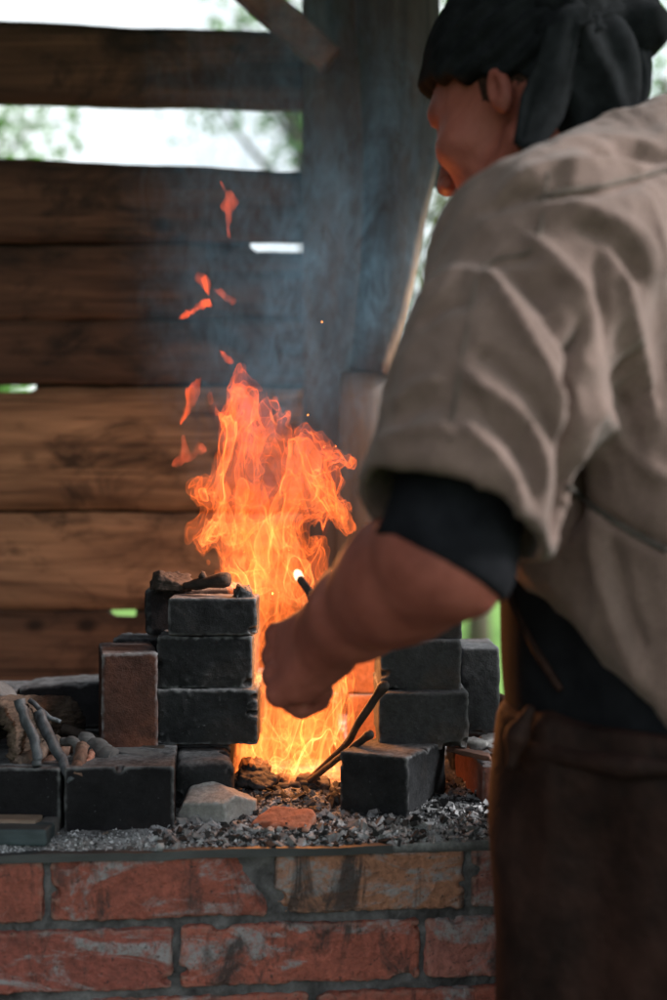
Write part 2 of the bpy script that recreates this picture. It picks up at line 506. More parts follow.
MAT_BOARD2 = mat_wood("medium_board", (0.05, 0.028, 0.019), (0.24, 0.13, 0.08), (0.02, 0.013, 0.010))  # middle tone between the other two board colours
MAT_ROOF = mat_simple("roof_board", (0.02, 0.016, 0.014), (0.06, 0.045, 0.038), 8, 0.85, 0.6, 0.004, (1, 0.15, 1))

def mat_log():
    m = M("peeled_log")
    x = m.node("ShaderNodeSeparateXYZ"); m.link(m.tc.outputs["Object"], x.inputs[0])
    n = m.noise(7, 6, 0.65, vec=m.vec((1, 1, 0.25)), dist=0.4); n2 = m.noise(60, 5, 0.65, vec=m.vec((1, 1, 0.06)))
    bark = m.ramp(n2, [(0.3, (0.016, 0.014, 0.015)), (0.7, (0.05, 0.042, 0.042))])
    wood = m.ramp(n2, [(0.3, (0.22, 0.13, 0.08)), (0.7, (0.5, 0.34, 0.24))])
    # bark worn off the right side; the tan band also paints its lit edge
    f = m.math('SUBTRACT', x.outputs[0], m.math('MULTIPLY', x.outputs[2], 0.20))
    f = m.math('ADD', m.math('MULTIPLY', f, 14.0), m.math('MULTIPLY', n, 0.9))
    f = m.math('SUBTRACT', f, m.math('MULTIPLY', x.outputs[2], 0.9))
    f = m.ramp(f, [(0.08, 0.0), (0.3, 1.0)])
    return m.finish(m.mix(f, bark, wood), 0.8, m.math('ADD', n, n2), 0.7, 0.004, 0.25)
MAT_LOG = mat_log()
MAT_LOG2 = mat_simple("grey_brown_post_wood", (0.10, 0.085, 0.08), (0.27, 0.235, 0.22), 10, 0.85, 0.6, 0.004, (1, 1, 0.12))

def mat_ash():
    m = M("ash_and_cinders")
    c = m.attr(); n = m.noise(220, 4, 0.7)
    c = m.mix(0.7, c, m.ramp(n, [(0.3, 0.35), (0.7, 1.3)]), 'MULTIPLY')
    return m.finish(c, 0.9, m.noise(160, 4, 0.7), 0.8, 0.002, 0.3)
MAT_ASH = mat_ash()

def mat_linen():
    m = M("linen")
    n = m.noise(7, 7, 0.68, dist=0.6); n2 = m.noise(420, 3, 0.6); n3 = m.noise(40, 4, 0.7)
    c = m.ramp(n, [(0.3, (0.102, 0.065, 0.056)), (0.7, (0.212, 0.144, 0.127))])
    c = m.mix(0.5, c, m.ramp(n3, [(0.3, 0.7), (0.7, 1.1)]), 'MULTIPLY')
    c = m.mix(0.5, c, m.ramp(n2, [(0.3, 0.5), (0.7, 1.1)]), 'MULTIPLY')
    return m.finish(c, 0.95, m.math('ADD', n2, m.math('MULTIPLY', n3, 1.5)), 0.5, 0.0015, 0.15, sheen=0.15)
MAT_LINEN = mat_linen()
MAT_SEAM = mat_simple("linen_seam", (0.09, 0.07, 0.062), (0.17, 0.135, 0.12), 60, 0.95, 0.5, 0.001)
MAT_CORD = mat_simple("linen_cord", (0.04, 0.034, 0.03), (0.09, 0.075, 0.068), 60, 0.95, 0.5, 0.001)
MAT_SHIRT = mat_simple("black_jersey", (0.006, 0.0065, 0.009), (0.013, 0.014, 0.018), 30, 0.9, 0.3, 0.001, spec=0.08)
MAT_SCARF = mat_simple("black_cotton", (0.006, 0.007, 0.008), (0.015, 0.017, 0.020), 40, 0.95, 0.4, 0.001, spec=0.06)
MAT_LEATH = mat_simple("brown_leather", (0.006, 0.003, 0.0028), (0.036, 0.017, 0.0135), 13, 0.7, 0.7, 0.004, spec=0.15)
MAT_TROUS = mat_simple("dark_trousers", (0.012, 0.011, 0.012), (0.028, 0.025, 0.025), 20, 0.9, 0.4, 0.002)

MAT_HAIR = mat_simple("dark_hair", (0.015, 0.009, 0.007), (0.07, 0.035, 0.027), 300, 0.9, 0.6, 0.001, spec=0.1)
def mat_skin():
    m = M("skin")
    n = m.noise(13, 6, 0.68, dist=0.5); n2 = m.noise(220, 4, 0.6)
    c = m.ramp(n, [(0.36, (0.19, 0.056, 0.042)), (0.7, (0.36, 0.12, 0.092))])
    m.b.inputs["Subsurface Weight"].default_value = 0.15
    m.b.inputs["Subsurface Radius"].default_value = (0.01, 0.003, 0.0015)
    m.b.inputs["Subsurface Scale"].default_value = 0.6
    return m.finish(c, 0.55, m.math('ADD', n, n2), 0.35, 0.0015, 0.2)
MAT_SKIN = mat_skin()

def mat_emit(name, col, strength):
    m = M(name); m.t.nodes.remove(m.b)
    e = m.node("ShaderNodeEmission"); e.inputs[0].default_value = (*col, 1); e.inputs[1].default_value = strength
    m.link(e.outputs[0], m.out.inputs["Surface"]); return m.m

def mat_flame(name, low, high, slow, shigh):
    """glowing gas: a volume that only emits, yellower and denser near the coals than at its tips"""
    m = M(name); m.t.nodes.remove(m.b)
    x = m.node("ShaderNodeSeparateXYZ"); m.link(m.tc.outputs["Object"], x.inputs[0])
    z = m.math('MULTIPLY', x.outputs[2], 2.0, clamp=True)
    n = m.noise(55 if 'lick' in name else 14, 2, 0.5, vec=m.vec((1, 1, 0.5)))
    e = m.node("ShaderNodeEmission")
    m.link(m.mix(z, low, high), e.inputs[0])
    st = m.math('ADD', slow, m.math('MULTIPLY', z, shigh - slow))
    m.link(m.math('MULTIPLY', st, m.ramp(n, [(0.35, 0.3), (0.65, 1.5)])), e.inputs[1])
    m.link(e.outputs[0], m.out.inputs["Volume"])
    return m.m

#==SETTING==
# ------------------------------------------------------------------ ground
def ground():
    m = M("grass_ground")
    n = m.noise(1.2, 6, 0.6); n2 = m.noise(18, 6, 0.7)
    c = m.ramp(n, [(0.3, (0.14, 0.30, 0.06)), (0.7, (0.25, 0.44, 0.11))])
    c = m.mix(0.6, c, m.ramp(n2, [(0.3, 0.4), (0.7, 1.1)]), 'MULTIPLY')
    mt = m.finish(c, 0.9, n2, 0.8, 0.03, 0.2)
    v = [(-300, -300, -0.004), (300, -300, -0.004), (300, 300, -0.004), (-300, 300, -0.004)]
    tag(mesh("ground", v, [(0, 1, 2, 3)], mt, smooth=False, origin=(0, 0, 0)), kind='structure')
    me = mat_simple("packed_earth", (0.05, 0.04, 0.033), (0.12, 0.10, 0.085), 3, 0.95, 0.7, 0.01)
    q = []
    for i in range(48):
        a = 2 * math.pi * i / 48
        r = 1.0 + 0.07 * math.sin(3 * a + 1) + 0.05 * math.sin(7 * a)
        q.append((0.0 + 5.5 * r * math.cos(a), 1.0 + 4.6 * r * math.sin(a), 0.0))
    tag(mesh("trodden_earth", q, [tuple(range(48))], me, smooth=False, origin=(0, 0, 0)), kind='structure')
ground()

# ------------------------------------------------------------------ trees
MAT_TRUNK = mat_simple("tree_bark", (0.05, 0.04, 0.03), (0.16, 0.13, 0.1), 9, 0.9, 0.8, 0.02, (1, 1, 0.3))
def mat_leaf():
    m = M("leaves")
    c = m.attr()
    m.finish(c, 0.6, None, spec=0.3)
    tr = m.node("ShaderNodeBsdfTranslucent"); m.link(c, tr.inputs[0])
    ms = m.node("ShaderNodeMixShader"); ms.inputs[0].default_value = 0.5
    m.link(m.b.outputs[0], ms.inputs[1]); m.link(tr.outputs[0], ms.inputs[2]); m.link(ms.outputs[0], m.out.inputs["Surface"])
    return m.m
MAT_LEAF = mat_leaf()

def tree(x, y, h, crown_r, nleaf, leaf, seed, label, tint, low=0.45, clumps=26, name="leafy_tree"):
    rs = np.random.RandomState(seed)
    t = empty(name, (x, y, 0), label, "tree", "trees beyond the smithy")
    tr = [tube(spline([(x, y, -0.1), (x + rs.uniform(-.1, .1), y, h * 0.35), (x + rs.uniform(-.3, .3), y + rs.uniform(-.2, .2), h * 0.9)], 9), np.linspace(h * 0.024, h * 0.006, 9), 8)]
    cen = []
    for i in range(clumps):
        a = rs.uniform(0, 2 * math.pi); u = rs.uniform(0, 1)**0.6; z = h * rs.uniform(low, 1.0)
        w = crown_r * math.sqrt(max(0.12, 1 - ((z / h - (1 + low) / 2) / ((1 - low) / 1.7))**2))
        c = np.array([x + w * u * math.cos(a), y + w * u * math.sin(a), z]); cen.append(c)
        b = np.array([x, y, max(h * 0.25, z - crown_r * rs.uniform(0.5, 1.0))])
        tr.append(tube(spline([b, (b + c) / 2 + np.array([0, 0, -0.1 * crown_r]), c], 5), np.linspace(h * 0.008, h * 0.0015, 5), 5))
    mesh("trunk", *join(tr), MAT_TRUNK, t)
    V = np.zeros((nleaf, 4, 3)); C = np.zeros((nleaf, 4, 3))
    for i in range(nleaf):
        c = cen[rs.randint(len(cen))]
        p = c + rs.normal(size=3) * crown_r * np.array([0.20, 0.20, 0.13])
        a = rs.normal(size=3); a /= np.linalg.norm(a)
        b = np.cross(a, rs.normal(size=3)); b /= np.linalg.norm(b)
        s = leaf * rs.uniform(0.6, 1.3)
        V[i] = [p - a * s, p + b * s * 0.45, p + a * s, p - b * s * 0.45]
        C[i] = np.array(tint) * rs.uniform(0.6, 1.4)
    F_ = np.arange(nleaf * 4).reshape(-1, 4)
    mesh("crown", V.reshape(-1, 3), F_, MAT_LEAF, t, smooth=False, attr=C.reshape(-1, 3))
TG = (0.12, 0.25, 0.06)
tree(-2.9, 9.5, 4.6, 1.2, 1900, 0.05, 1, "light green tree seen through the gap under the top board, far left", TG, 0.5)
tree(-0.12, 12.0, 6.2, 1.25, 2000, 0.06, 2, "green tree behind the top board, left of the upright post", TG, 0.70)
tree(1.15, 11.0, 4.3, 1.3, 2600, 0.055, 3, "yellow green tree behind the log post and the man's chin", (0.16, 0.20, 0.05), 0.3)
tree(3.0, 12.5, 5.6, 1.8, 3500, 0.07, 4, "green tree behind the knot of the man's headscarf", TG, 0.3)
tree(-6.0, 17.0, 7.0, 2.5, 4000, 0.10, 5, "tall tree hidden behind the plank wall, leftmost of all", TG, 0.3)
tree(7.5, 19.0, 7.5, 2.8, 4000, 0.10, 6, "tall tree far out on the right behind the man", TG, 0.3)

def far_wood():
    rs = np.random.RandomState(5); V = []; C = []
    for i in range(9000):
        a = rs.uniform(-1.0, 1.0); d = rs.uniform(60, 75)
        z = abs(rs.normal()) * 1.6 + rs.uniform(0, 4.5) * (0.75 + 0.35 * math.sin(a * 17) + 0.2 * math.sin(a * 41))
        p = np.array([d * math.sin(a), d * math.cos(a), z])
        q = rs.normal(size=3); q /= np.linalg.norm(q); b = np.cross(q, rs.normal(size=3)); b /= np.linalg.norm(b)
        s = rs.uniform(0.5, 1.1)
        V += [p - q * s, p + b * s * .6, p + q * s, p - b * s * .6]; C += [np.array(TG) * rs.uniform(0.5, 1.3)] * 4
    o = mesh("far_wood", np.array(V), np.arange(len(V)).reshape(-1, 4), MAT_LEAF, smooth=False, attr=np.array(C), origin=(0, 0, 0))
    tag(o, "dense far off wood along the horizon", "wood", kind='stuff')
far_wood()

# ------------------------------------------------------------------ plank wall
DW = 2.50
wall = empty("plank_wall", (-0.5, DW, 0), "wall of rough brown horizontal boards with open gaps behind the forge", "plank wall")
def board(pl, pr, y0l, y1l, y0r, y1r, mat, D=DW, th=0.028, seed=0, notch=()):
    """a board from column pl to column pr; its top / bottom edge heights at both ends"""
    n = 160; m = 7
    V = []; 
    for side in (0, 1):
        for i in range(n + 1):
            t = i / n; px = pl + (pr - pl) * t
            x = (px - 333.5) * D / FPX
            nd = sum(dy * min(1, max(0, (px - a_) / 4 + 0.5)) * min(1, max(0, (b_ - px) / 4 + 0.5)) for a_, b_, dy in notch)
            zt = CZ - ((y0l + (y0r - y0l) * t + nd) - 500) * D / FPX; zb = CZ - ((y1l + (y1r - y1l) * t) - 500) * D / FPX
            zt += 0.0030 * float(fbm(x * 9 + seed * 3.3, seed, 0.5, 3)); zb += 0.0030 * float(fbm(x * 9 + seed * 5.1, seed + 7.7, 0.5, 3))
            for j in range(m + 1):
                u = j / m; z = zb + (zt - zb) * u
                bow = 0.004 * float(perlin(x * 2.3 + seed, seed * 1.7, u * 1.5))
                edge = 0.003 if j in (0, m) else 0.0
                y = D + bow + (edge if side == 0 else th - edge)
                V.append((x, y, z))
    F_ = []; o = (n + 1) * (m + 1)
    for i in range(n):
        for j in range(m):
            a = i * (m + 1) + j; b = a + m + 1
            F_.append((a, b, b + 1, a + 1)); F_.append((o + a, o + a + 1, o + b + 1, o + b))
        a = i * (m + 1); b = a + m + 1
        F_.append((a, o + a, o + b, b)); a += m; b += m; F_.append((a, b, o + b, o + a))
    for j in range(m):
        F_.append((j, j + 1, o + j + 1, o + j)); a = n * (m + 1) + j; F_.append((a, o + a, o + a + 1, a + 1))
    V = np.array(V)
    og = np.array([V[:, 0].mean(), D, V[:, 2].mean()])
    ob = mesh("board", V, F_, mat, wall, smooth=True, origin=og)
    return ob
XL = -420
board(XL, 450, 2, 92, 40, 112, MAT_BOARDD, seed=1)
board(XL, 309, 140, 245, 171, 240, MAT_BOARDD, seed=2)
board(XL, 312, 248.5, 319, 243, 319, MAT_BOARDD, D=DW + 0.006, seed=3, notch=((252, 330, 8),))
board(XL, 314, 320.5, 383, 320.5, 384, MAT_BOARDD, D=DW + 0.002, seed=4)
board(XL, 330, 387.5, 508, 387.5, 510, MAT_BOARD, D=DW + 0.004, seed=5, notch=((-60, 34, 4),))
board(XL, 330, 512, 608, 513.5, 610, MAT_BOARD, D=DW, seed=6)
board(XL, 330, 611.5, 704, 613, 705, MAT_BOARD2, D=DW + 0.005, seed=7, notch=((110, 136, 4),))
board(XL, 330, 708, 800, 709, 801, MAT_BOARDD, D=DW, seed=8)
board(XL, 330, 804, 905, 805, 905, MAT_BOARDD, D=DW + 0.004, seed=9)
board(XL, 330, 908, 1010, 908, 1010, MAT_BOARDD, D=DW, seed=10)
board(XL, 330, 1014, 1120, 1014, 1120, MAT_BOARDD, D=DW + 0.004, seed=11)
def add_seam_backing():  # unseen strips added behind the seams so no daylight shows through
    parts_ = []
    for y, a, b in ((247, XL, 250), (320, XL, 330), (385, 36, 330), (510, XL, 330), (610.5, XL, 110), (610.5, 136, 330), (706, XL, 330), (802, XL, 330), (906, XL, 330), (1012, XL, 330)):
        D = DW + 0.040; p, q = P(a, y - 9, D), P(b, y + 9, D)
        x0, x1, z0, z1 = p[0], q[0], q[2], p[2]; y1 = D + 0.02
        v_ = np.array([(x0, D, z0), (x1, D, z0), (x1, y1, z0), (x0, y1, z0), (x0, D, z1), (x1, D, z1), (x1, y1, z1), (x0, y1, z1)])
        parts_.append((v_, [(0, 3, 2, 1), (4, 5, 6, 7), (0, 1, 5, 4), (1, 2, 6, 5), (2, 3, 7, 6), (3, 0, 4, 7)]))
    V, F_ = join(parts_); mesh("added_seam_backing", V, F_, MAT_ROOF, wall, smooth=False)

def added_side_boards():  # unseen left wall, added to cut ambient light from that side
    rs = random.Random(4); parts_ = []
    z = 0.02
    while z < 2.3:
        h = rs.uniform(0.15, 0.21); g = rs.uniform(0.004, 0.012)
        x = -1.40 + rs.uniform(-0.004, 0.004); t = 0.025
        v_ = [(x, -0.4, z), (x, 2.48, z), (x, 2.48, z + h), (x, -0.4, z + h), (x - t, -0.4, z), (x - t, 2.48, z), (x - t, 2.48, z + h), (x - t, -0.4, z + h)]
        parts_.append((np.array(v_), [(0, 3, 2, 1), (4, 5, 6, 7), (0, 1, 5, 4), (1, 2, 6, 5), (2, 3, 7, 6), (3, 0, 4, 7)]))
        z += h + g
    V, F_ = join(parts_); mesh("added_side_boards", V, F_, MAT_SIDE, wall, smooth=False)
MAT_SIDE = mat_simple("side_board_wood", (0.03, 0.02, 0.016), (0.13, 0.085, 0.06), 7, 0.85, 0.6, 0.004, (1, 0.2, 1.5))
added_side_boards(); add_seam_backing()

def post(name, a, b, ra, rb, mat, label, cat, seed, square=False, n=26, seg=20, noise=0.10):
    pts = np.linspace(a, b, n); rr = np.linspace(ra, rb, n)
    pts[:, 0] += 0.006 * np.array([float(perlin(i * 0.3, seed, 0.2)) for i in range(n)])
    v, f = tube(pts, rr, 4 if square else seg, noise=0.0 if square else noise, seed=seed)
    return tag(mesh(name, v, f, mat, smooth=not square), label, cat)

def slab_post(name, x0t, x1t, x0b, x1b, yt, yb, D, th, mat, label, cat, seed):
    n = 40; V = []; F_ = []
    for i in range(n + 1):
        t = i / n; py = yt + (yb - yt) * t
        a = (x0t + (x0b - x0t) * t - 333.5) * D / FPX + 0.004 * float(fbm(t * 7, seed, 0.3, 2))
        b = (x1t + (x1b - x1t) * t - 333.5) * D / FPX + 0.004 * float(fbm(t * 7, seed, 5.3, 2))
        z = CZ - (py - 500) * D / FPX
        V += [(a, D + 0.004, z), (a + 0.006, D, z), (b - 0.006, D, z), (b, D + 0.004, z), (b, D + th, z), (a, D + th, z)]
    for i in range(n):
        for j in range(6):
            k = (j + 1) % 6
            F_.append((i * 6 + j, i * 6 + k, (i + 1) * 6 + k, (i + 1) * 6 + j))
    F_.append((5, 4, 3, 2, 1, 0)); F_.append(tuple(n * 6 + j for j in range(6)))
    return tag(mesh(name, V, F_, mat, smooth=False), label, cat)

slab_post("timber_post", 303, 372, 300, 350, -40, 1165, 2.43, 0.06, MAT_POST, "dark square upright timber post at the right end of the boards", "post", 3)
# big log in front of it: lower grey post and the peeled log standing on it
def logmesh(stations, D, noise=0.06, seed=1, seg=28):
    """stations: (row, left column, right column)"""
    pts = []; rr = []
    st = np.array(stations, dtype=float)
    ys = np.linspace(st[0, 0], st[-1, 0], 34)
    L = np.interp(ys, st[:, 0], st[:, 1]); Rr = np.interp(ys, st[:, 0], st[:, 2])
    for y, l, r in zip(ys, L, Rr):
        pts.append(((((l + r) / 2) - 333.5) * D / FPX, D + 0.02, CZ - (y - 500) * D / FPX)); rr.append((r - l) / 2 * D / FPX)
    return tube(pts, np.array(rr), seg, noise=noise, seed=seed)
v, f = logmesh([(374, 338, 402), (430, 338, 404), (600, 336, 408), (1235, 330, 412)], 2.33, 0.05, 4)
tag(mesh("round_post", v, f, MAT_LOG2), "pale grey brown round post rising from behind the fire to the log", "post")
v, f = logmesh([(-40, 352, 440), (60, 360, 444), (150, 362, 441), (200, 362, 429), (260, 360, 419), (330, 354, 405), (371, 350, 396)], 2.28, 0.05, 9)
tag(mesh("log_post", v, f, MAT_LOG), "thick dark log with worn tan right edge, painted as lit, standing on the pale post", "log")
# brace behind the face and cross piece at the upper left
v, f = logmesh([(0, 0, 1), (1, 0, 1)], 2.4)
def beam(a, b, wz, wy, mat, name, label, cat, seed=0):
    a = np.array(a); b = np.array(b); d = (b - a) / np.linalg.norm(b - a)
    s = np.cross(d, (0, 0, 1)); s /= np.linalg.norm(s); u = np.cross(s, d)
    n = 24; V = []; F_ = []
    for i in range(n + 1):
        p = a + (b - a) * i / n
        w = 1 + 0.05 * float(perlin(i * 0.4, seed, 0.1))
        for (q, r) in ((-1, -.8), (-.8, -1), (.8, -1), (1, -.8), (1, .8), (.8, 1), (-.8, 1), (-1, .8)):
            V.append(p + s * q * wy / 2 + u * r * wz / 2 * w)
    for i in range(n):
        for j in range(8):
            k = (j + 1) % 8
            F_.append((i * 8 + j, i * 8 + k, (i + 1) * 8 + k, (i + 1) * 8 + j))
    F_.append(tuple(range(8))[::-1]); F_.append(tuple(n * 8 + j for j in range(8)))
    return V, F_

V, F_ = beam(P(425, 165, 2.45), P(640, -60, 2.55), 0.13, 0.08, MAT_POST, "", "", "")
tag(mesh("brace_beam", V, F_, MAT_POST, smooth=False), "grey brown brace rising to the right behind the man's face", "beam")
V, F_ = beam(P(330, 62, 2.36), P(215, -40, 2.36), 0.05, 0.05, MAT_REDW, "", "", "")
tag(mesh("knee_brace", V, F_, MAT_REDW, smooth=False), "short brown diagonal brace at the top above the first board", "beam")

# roof over the forge
roof = empty("shed_roof", (0, 1.9, 2.2), "dark board lean-to roof over the forge and the man's head", "roof")
def roofboards():
    parts = []
    y0, y1, z0, z1 = 0.15, 2.62, 2.613, 2.24
    for i in range(15):
        x = -1.55 + i * 0.172
        w = 0.166; t = 0.022
        zz = 0.004 * (i % 3)
        v = [(x, y0, z0 + zz), (x + w, y0, z0 + zz), (x + w, y1, z1 + zz), (x, y1, z1 + zz), (x, y0, z0 + zz + t), (x + w, y0, z0 + zz + t), (x + w, y1, z1 + zz + t), (x, y1, z1 + zz + t)]
        parts.append((np.array(v), [(0, 3, 2, 1), (4, 5, 6, 7), (0, 1, 5, 4), (1, 2, 6, 5), (2, 3, 7, 6), (3, 0, 4, 7)]))
    return join(parts)
V, F_ = roofboards(); mesh("roof_deck", V, F_, MAT_ROOF, roof, smooth=False)
for x in (-1.3, -0.5, 0.25, 0.95):
    V, F_ = beam((x, 0.2, 2.549), (x, 2.6, 2.187), 0.09, 0.06, MAT_ROOF, "", "", ""); mesh("rafter", V, F_, MAT_ROOF, roof, smooth=False)

#==FORGE==
# ------------------------------------------------------------------ forge base
YAW = 6.0
cY, sY = math.cos(R(YAW)), math.sin(R(YAW))
D0 = 1.46
HT = CZ - (845 - 500) * D0 / FPX
def U(px):
    a = (px - 333.5) / FPX
    return a * D0 / (cY - a * sY)
def loc(u, v, z):
    return np.array([u * cY - v * sY, D0 + u * sY + v * cY, z])
def tolocal(v):
    v = np.asarray(v); o = np.empty_like(v)
    o[:, 0] = v[:, 0] * cY - v[:, 1] * sY; o[:, 1] = D0 + v[:, 0] * sY + v[:, 1] * cY; o[:, 2] = v[:, 2]
    return o
forge = empty("brick_forge", (0, D0, 0), "waist high forge of worn red brick with grey mortar", "forge")
UL, UR, VD = -0.78, 0.52, 0.80
red = (0.46, 0.125, 0.085); red2 = (0.39, 0.105, 0.078); orange = (0.54, 0.25, 0.15); pink = (0.46, 0.17, 0.14)
rows = [
    (0.8295, 0.7655, [(-300, -220, red), (-212, 43, red), (50, 268, red), (275, 465, orange), (472, 590, pink), (598, 900, red)]),
    (0.7560, 0.6925, [(-300, -70, red2), (-62, 173, red2), (180, 420, red), (426, 508, pink), (517, 900, red2)]),
    (0.6820, 0.6170, [(-300, -150, red), (-142, 78, red2), (86, 310, red), (318, 548, red), (556, 900, red)]),
]
parts = []; cols = []
sd_ = 1
for zt, zb, bl in rows:
    for a, b, c in bl:
        ua, ub = max(U(a), UL), min(U(b), UR)
        if ub - ua < 0.02: continue
        hw, hz, hy = (ub - ua) / 2, (zt - zb) / 2, 0.05
        cuts = []
        if (a, b) == (50, 268) : cuts = [((hw - 0.012, 0, 0.01), (0.8, -0.1, 0.55)), ((hw - 0.028, -hy, -0.004), (0.45, -0.75, 0.35))]
        v, f = rough_block((hw, hy, hz), 0.0026, 0.005, 0.0026, 16, sd_, 0.013, cuts); sd_ += 1
        v = v + np.array([(ua + ub) / 2, hy + 0.003 * random.Random(sd_).uniform(-1, 1), (zt + zb) / 2])
        parts.append((tolocal(v), f)); cols.append(np.tile(np.array(c) * random.Random(sd_ * 7).uniform(0.85, 1.12), (len(v), 1)))
def simple_brick(u0, u1, v0, v1, z0, z1, c, rot=False):
    b = 0.004; V = []
    for (x, y, z) in [(u0, v0, z0), (u1, v0, z0), (u1, v1, z0), (u0, v1, z0), (u0, v0, z1), (u1, v0, z1), (u1, v1, z1), (u0, v1, z1)]:
        V.append((x, y, z))
    parts.append((tolocal(np.array(V)), [(0, 3, 2, 1), (4, 5, 6, 7), (0, 1, 5, 4), (1, 2, 6, 5), (2, 3, 7, 6), (3, 0, 4, 7)])); cols.append(np.tile(np.array(c), (8, 1)))
rr_ = random.Random(3)
z = 0.608; r = 0
while z > 0.03:
    z0 = max(0.0, z - 0.065); u = UL - (0.13 if r % 2 else 0)
    while u < UR:
        a, b = max(u, UL), min(u + 0.25, UR)
        if b - a > 0.02: simple_brick(a, b, 0.0, 0.1, z0, z, np.array(red) * rr_.uniform(0.75, 1.1))
        u += 0.259
    z -= 0.074; r += 1
z = 0.8295; r = 0
while z > 0.03:                          # both ends and the back
    z0 = max(0.0, z - 0.065)
    for ue in (UL, UR - 0.1):
        w = 0.112 + (0.12 if r % 2 else 0)
        while w < VD - 0.02:
            simple_brick(ue, ue + 0.1, w, min(w + 0.24, VD - 0.11), z0, z, np.array(red) * rr_.uniform(0.75, 1.1)); w += 0.25
    u = UL + (0.1 if r % 2 else 0)
    while u < UR:
        simple_brick(u, min(u + 0.25, UR), VD - 0.1, VD, z0, z, np.array(red) * rr_.uniform(0.75, 1.1)); u += 0.259
    z -= 0.074; r += 1
V, F_ = join(parts)
mesh("brickwork", V, F_, MAT_WALL, forge, smooth=False, attr=np.concatenate(cols))
bw = forge.children[-1] if forge.children else None
# mortar core a little behind the brick faces, with a rough skin on the front
def mortar():
    nx, nz = 260, 46; V = []; F_ = []
    zt = HT - 0.010
    for i in range(nx + 1):
        for j in range(nz + 1):
            u = UL + 0.006 + (UR - UL - 0.012) * i / nx; z = 0.55 + (zt - 0.55) * j / nz
            d = 0.008 - 0.006 * float(fbm(u * 30, z * 30, 0.2, 3))
            V.append((u, max(d, 0.0015), z))
    for i in range(nx):
        for j in range(nz):
            a = i * (nz + 1) + j; F_.append((a, a + nz + 1, a + nz + 2, a + 1))
    n0 = len(V)
    a0, a1, b1 = UL + 0.006, UR - 0.006, VD - 0.006
    V += [(a0, 0.012, 0), (a1, 0.012, 0), (a1, b1, 0), (a0, b1, 0), (a0, 0.012, zt), (a1, 0.012, zt), (a1, b1, zt), (a0, b1, zt)]
    F_ += [tuple(n0 + i for i in q) for q in [(0, 3, 2, 1), (4, 5, 6, 7), (0, 1, 5, 4), (1, 2, 6, 5), (2, 3, 7, 6), (3, 0, 4, 7)]]
    mesh("mortar", tolocal(np.array(V)), F_, MAT_MORTAR, forge, smooth=False)
mortar()
# steel strip along the hearth front
def strip(u0, u1, v0, v1, z0, z1, name, mat, parent, wob=0.0015, seed=1):
    n = 60; V = []; F_ = []
    for i in range(n + 1):
        u = u0 + (u1 - u0) * i / n; w = wob * float(fbm(u * 14, seed, 0.4, 3)); w2 = wob * float(fbm(u * 14, seed + 4, 0.4, 3))
        V += [(u, v0 + w, z0 + w2), (u, v1, z0), (u, v1, z1 + w), (u, v0 + w, z1 + w)]
    for i in range(n):
        for j in range(4):
            k = (j + 1) % 4; F_.append((i * 4 + j, (i + 1) * 4 + j, (i + 1) * 4 + k, i * 4 + k))
    F_.append((0, 1, 2, 3)); F_.append(tuple(n * 4 + j for j in (3, 2, 1, 0)))
    return mesh(name, tolocal(np.array(V)), F_, mat, parent, smooth=False)
strip(UL, U(392), -0.006, 0.035, HT - 0.0095, HT - 0.0005, "edging", MAT_STEEL, forge)

